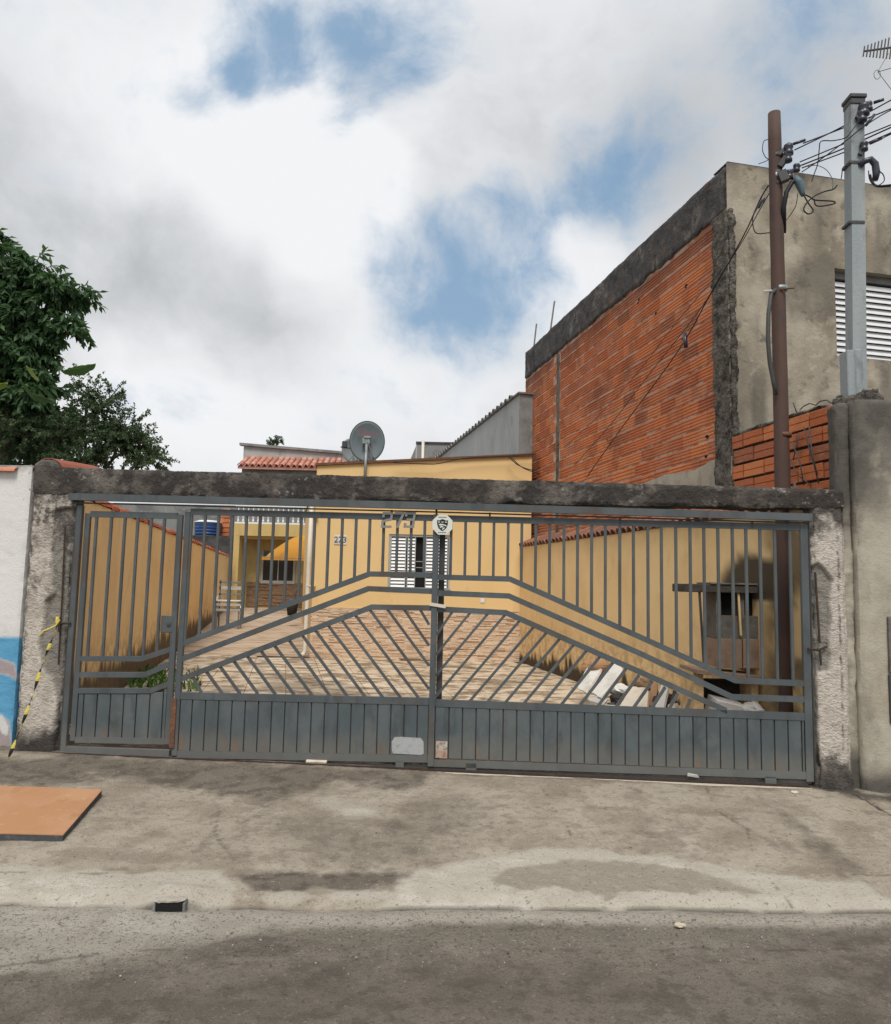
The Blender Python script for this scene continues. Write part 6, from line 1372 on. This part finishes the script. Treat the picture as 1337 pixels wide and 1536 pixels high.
# ================================================================== TREES
def leaf_quads(P, D, Nn, L, W, fold=.25):
    """leaf blades: P base points, D directions, Nn normals"""
    S = np.cross(D, Nn); S /= np.linalg.norm(S, axis=1)[:, None]+1e-9
    L = L[:, None]; W = W[:, None]
    mid = P+D*L*.45-Nn*L*.02; tip = P+D*L-Nn*L*.10
    a = mid+S*W*.5+Nn*W*fold; b_ = mid-S*W*.5+Nn*W*fold
    V = np.stack([P, a, tip, b_, mid], 1).reshape(-1, 3); n = len(P); o = np.arange(n)[:, None]*5
    F = np.concatenate([o+np.array([[0, 1, 4]]), o+np.array([[1, 2, 4]]), o+np.array([[2, 3, 4]]), o+np.array([[3, 0, 4]])])
    return V, F
def unit(v): return v/(np.linalg.norm(v, axis=-1, keepdims=True)+1e-9)
def make_tree(name, label, cat, base, clusters, leafL, leafW, per_twig, droop, mat, trunk_r, twig_len, seed, bare=0):
    rg = np.random.default_rng(seed); e = E(name, label, cat, base); base = np.array(base, float)
    tb = MB(); P = []; D = []
    fork = np.array([0, 0, .66*max(c[0][2]-base[2] for c in clusters)])
    tb.tube([(0, 0, 0), tuple(fork*.5+np.array([.05, .03, 0])), tuple(fork)], [trunk_r, trunk_r*.85, trunk_r*.7], 10)
    tw = MB()
    for c, rad, n in clusters:
        c = np.array(c, float)-base; rad = np.array(rad, float)
        k = fork+(c-fork)*.5+rg.normal(0, .08, 3)
        tb.tube([tuple(fork), tuple(k), tuple(c)], [trunk_r*.6, trunk_r*.4, trunk_r*.2], 7)
        for i in range(n):
            d = unit(rg.normal(0, 1, 3)); d[2] = d[2]*.8+.15; d = unit(d)
            s0 = c+d*rad*rg.uniform(.05, .55); L = twig_len*rg.uniform(.6, 1.3); m = 6; pts = [s0]; dd = unit(d*rad); dd = unit(dd+rg.normal(0, .25, 3))
            for j in range(m):
                dd = unit(dd+rg.normal(0, .16, 3)+np.array([0, 0, -droop*.12])); pts.append(pts[-1]+dd*L/m)
            # stay inside the cluster's uneven outline
            if i % 3 == 0: tw.tube([tuple(q_) for q_ in pts], [.008]+[.006]*(m-1)+[.003], 4, False)
            for j in range(per_twig):
                t = rg.uniform(.15, 1.0)*m; a = int(min(t, m-1e-3)); q_ = pts[a]+(pts[a+1]-pts[a])*(t-a)
                ax = unit(pts[a+1]-pts[a]); sd_ = unit(np.cross(ax, rg.normal(0, 1, 3))); P.append(q_); D.append(unit(ax*.5+sd_*.8+np.array([0, 0, -droop*.7])))
    P = np.array(P); D = np.array(D); N_ = unit(np.cross(D, unit(rg.normal(0, 1, P.shape)))+np.array([0, 0, .7])); N_ = unit(N_-D*(N_*D).sum(1)[:, None])
    L = leafL*rg.uniform(.6, 1.25, len(P)); W = leafW*rg.uniform(.7, 1.2, len(P)); V, F = leaf_quads(P, D, N_, L, W)
    put('crown', np_mesh('crown', V, F, mat, None, False), e); obj('trunk', tb, M['bark'], e, True); obj('twigs', tw, M['bark'], e)
    return e
def C(px, py, y, rx, rz, n): q_ = AT(px, py, y); return (tuple(q_), (rx, rx, rz), n)
TY = 10.6
make_tree('broadleaf_tree', 'tall dark tree with large drooping leaves behind the white wall at far left', 'tree', (-6.6, TY+.3, 0),
    [C(-20, 430, TY, .4, .32, 90), C(22, 402, TY, .2, .10, 42), C(10, 450, TY, .33, .16, 66), C(55, 412, TY, .12, .07, 26), C(78, 436, TY, .14, .04, 30), C(106, 441, TY, .08, .03, 26), C(40, 470, TY, .2, .08, 30), C(70, 484, TY, .12, .04, 14), C(104, 492, TY, .06, .03, 12),
     C(12, 515, TY, .42, .22, 100), C(52, 530, TY, .16, .20, 56), C(10, 585, TY+.2, .45, .28, 100), C(58, 585, TY, .16, .18, 50), C(-45, 510, TY, .5, .6, 100), C(-70, 620, TY+.4, .8, .8, 100), C(-8, 362, TY, .12, .08, 14)],
    .15, .060, 26, 1.0, M['leaf_broad'], .12, .34, 21)
make_tree('fine_leaved_tree', 'airy small-leaved tree reaching right behind the lintel at far left', 'tree', (-5.35, 11.0, 0),
    [C(30, 650, 10.6, .55, .4, 130), C(90, 650, 10.6, .5, .4, 90), C(140, 620, 10.6, .35, .38, 75), C(165, 660, 10.6, .38, .3, 120), C(200, 670, 10.6, .30, .24, 85), C(225, 690, 10.6, .25, .13, 50), C(120, 690, 10.6, .6, .2, 110), C(130, 580, 10.6, .14, .20, 16), C(165, 600, 10.6, .22, .17, 28), C(190, 640, 10.6, .22, .15, 40), C(30, 700, 10.8, .6, .3, 90)],
    .046, .026, 34, .15, M['leaf_small'], .05, .30, 33)
def shrub_mass():
    """dark undergrowth filling in below the broadleaf tree"""
    return make_tree('shrub', 'dense dark shrub filling the gap under the broadleaf tree', 'shrub', (-6.0, 11.6, 0),
        [C(10, 640, 11.6, .8, .5, 190), C(70, 650, 11.6, .6, .45, 150), C(-60, 650, 11.8, .9, .6, 120), C(25, 590, 11.8, .6, .4, 110)], .12, .055, 26, .5, M['leaf_broad'], .06, .4, 44)
shrub_mass()
bt = E('banana_plant', 'banana plant with long torn leaves poking out between the left trees', 'plant', (*AT(70, 700, 10.3)[:2], 0))
bb = np.array([*AT(70, 700, 10.3)[:2], 0])
def blade(pts, w, mat, name='leaf'):
    P = [np.array(AT(a, c, y))-bb for a, c, y in pts]; n = 12; V = []
    for i in range(n+1):
        t = i/n*(len(P)-1); a = min(int(t), len(P)-2); p = P[a]+(P[a+1]-P[a])*(t-a); tg = unit(P[a+1]-P[a]); sd_ = unit(np.cross(tg, np.array([0, .7, .7])))
        ww = w*math.sin(PI*min(1, (i+.6)/(n+.6)))**.6*(1+.15*random.uniform(-1, 1)); V += [tuple(p+sd_*ww+np.array([0, 0, -.03])), tuple(p), tuple(p-sd_*ww+np.array([0, 0, -.03]))]
    F = []
    for i in range(n): F += [(3*i, 3*i+1, 3*i+4, 3*i+3), (3*i+1, 3*i+2, 3*i+5, 3*i+4)]
    obj(name, MB().add(V, F), M[mat], bt)
blade([(96, 556, 10.3), (120, 553, 10.2), (144, 545, 10.1)], .07, 'leaf_banana')
blade([(30, 568, 10.1), (50, 592, 9.9), (82, 600, 9.8)], .07, 'leaf_banana')
blade([(40, 548, 9.9), (48, 556, 9.85), (58, 568, 9.8)], .05, 'leaf_yellow')
blade([(-20, 585, 9.9), (-5, 578, 9.85), (12, 573, 9.8)], .05, 'leaf_yellow')
blade([(60, 575, 10.0), (75, 590, 9.9), (86, 606, 9.9)], .05, 'leaf_banana')
obj('stem', MB().tube([(0, 0, 0), (0, 0, 1.6), (.05, 0, 3.2)], [.09, .07, .03], 10), M['leaf_banana'], bt, True)
for px, py, r_, lb_ in ((418, 661, .22, 'distant treetop peeking over the parapet, right clump'), (408, 664, .16, 'distant treetop peeking over the parapet, left clump'), (540, 688, .35, 'dark bush behind the satellite dish mast')):
    y = 34 if py < 680 else 20; c_ = AT(px, py, y)
    make_tree('far_tree', lb_, 'tree', (c_[0], y, 0), [(tuple(c_), (r_, r_, r_*1.1), 40)], .08, .05, 14, .2, M['leaf_small'], .06, .2, px)
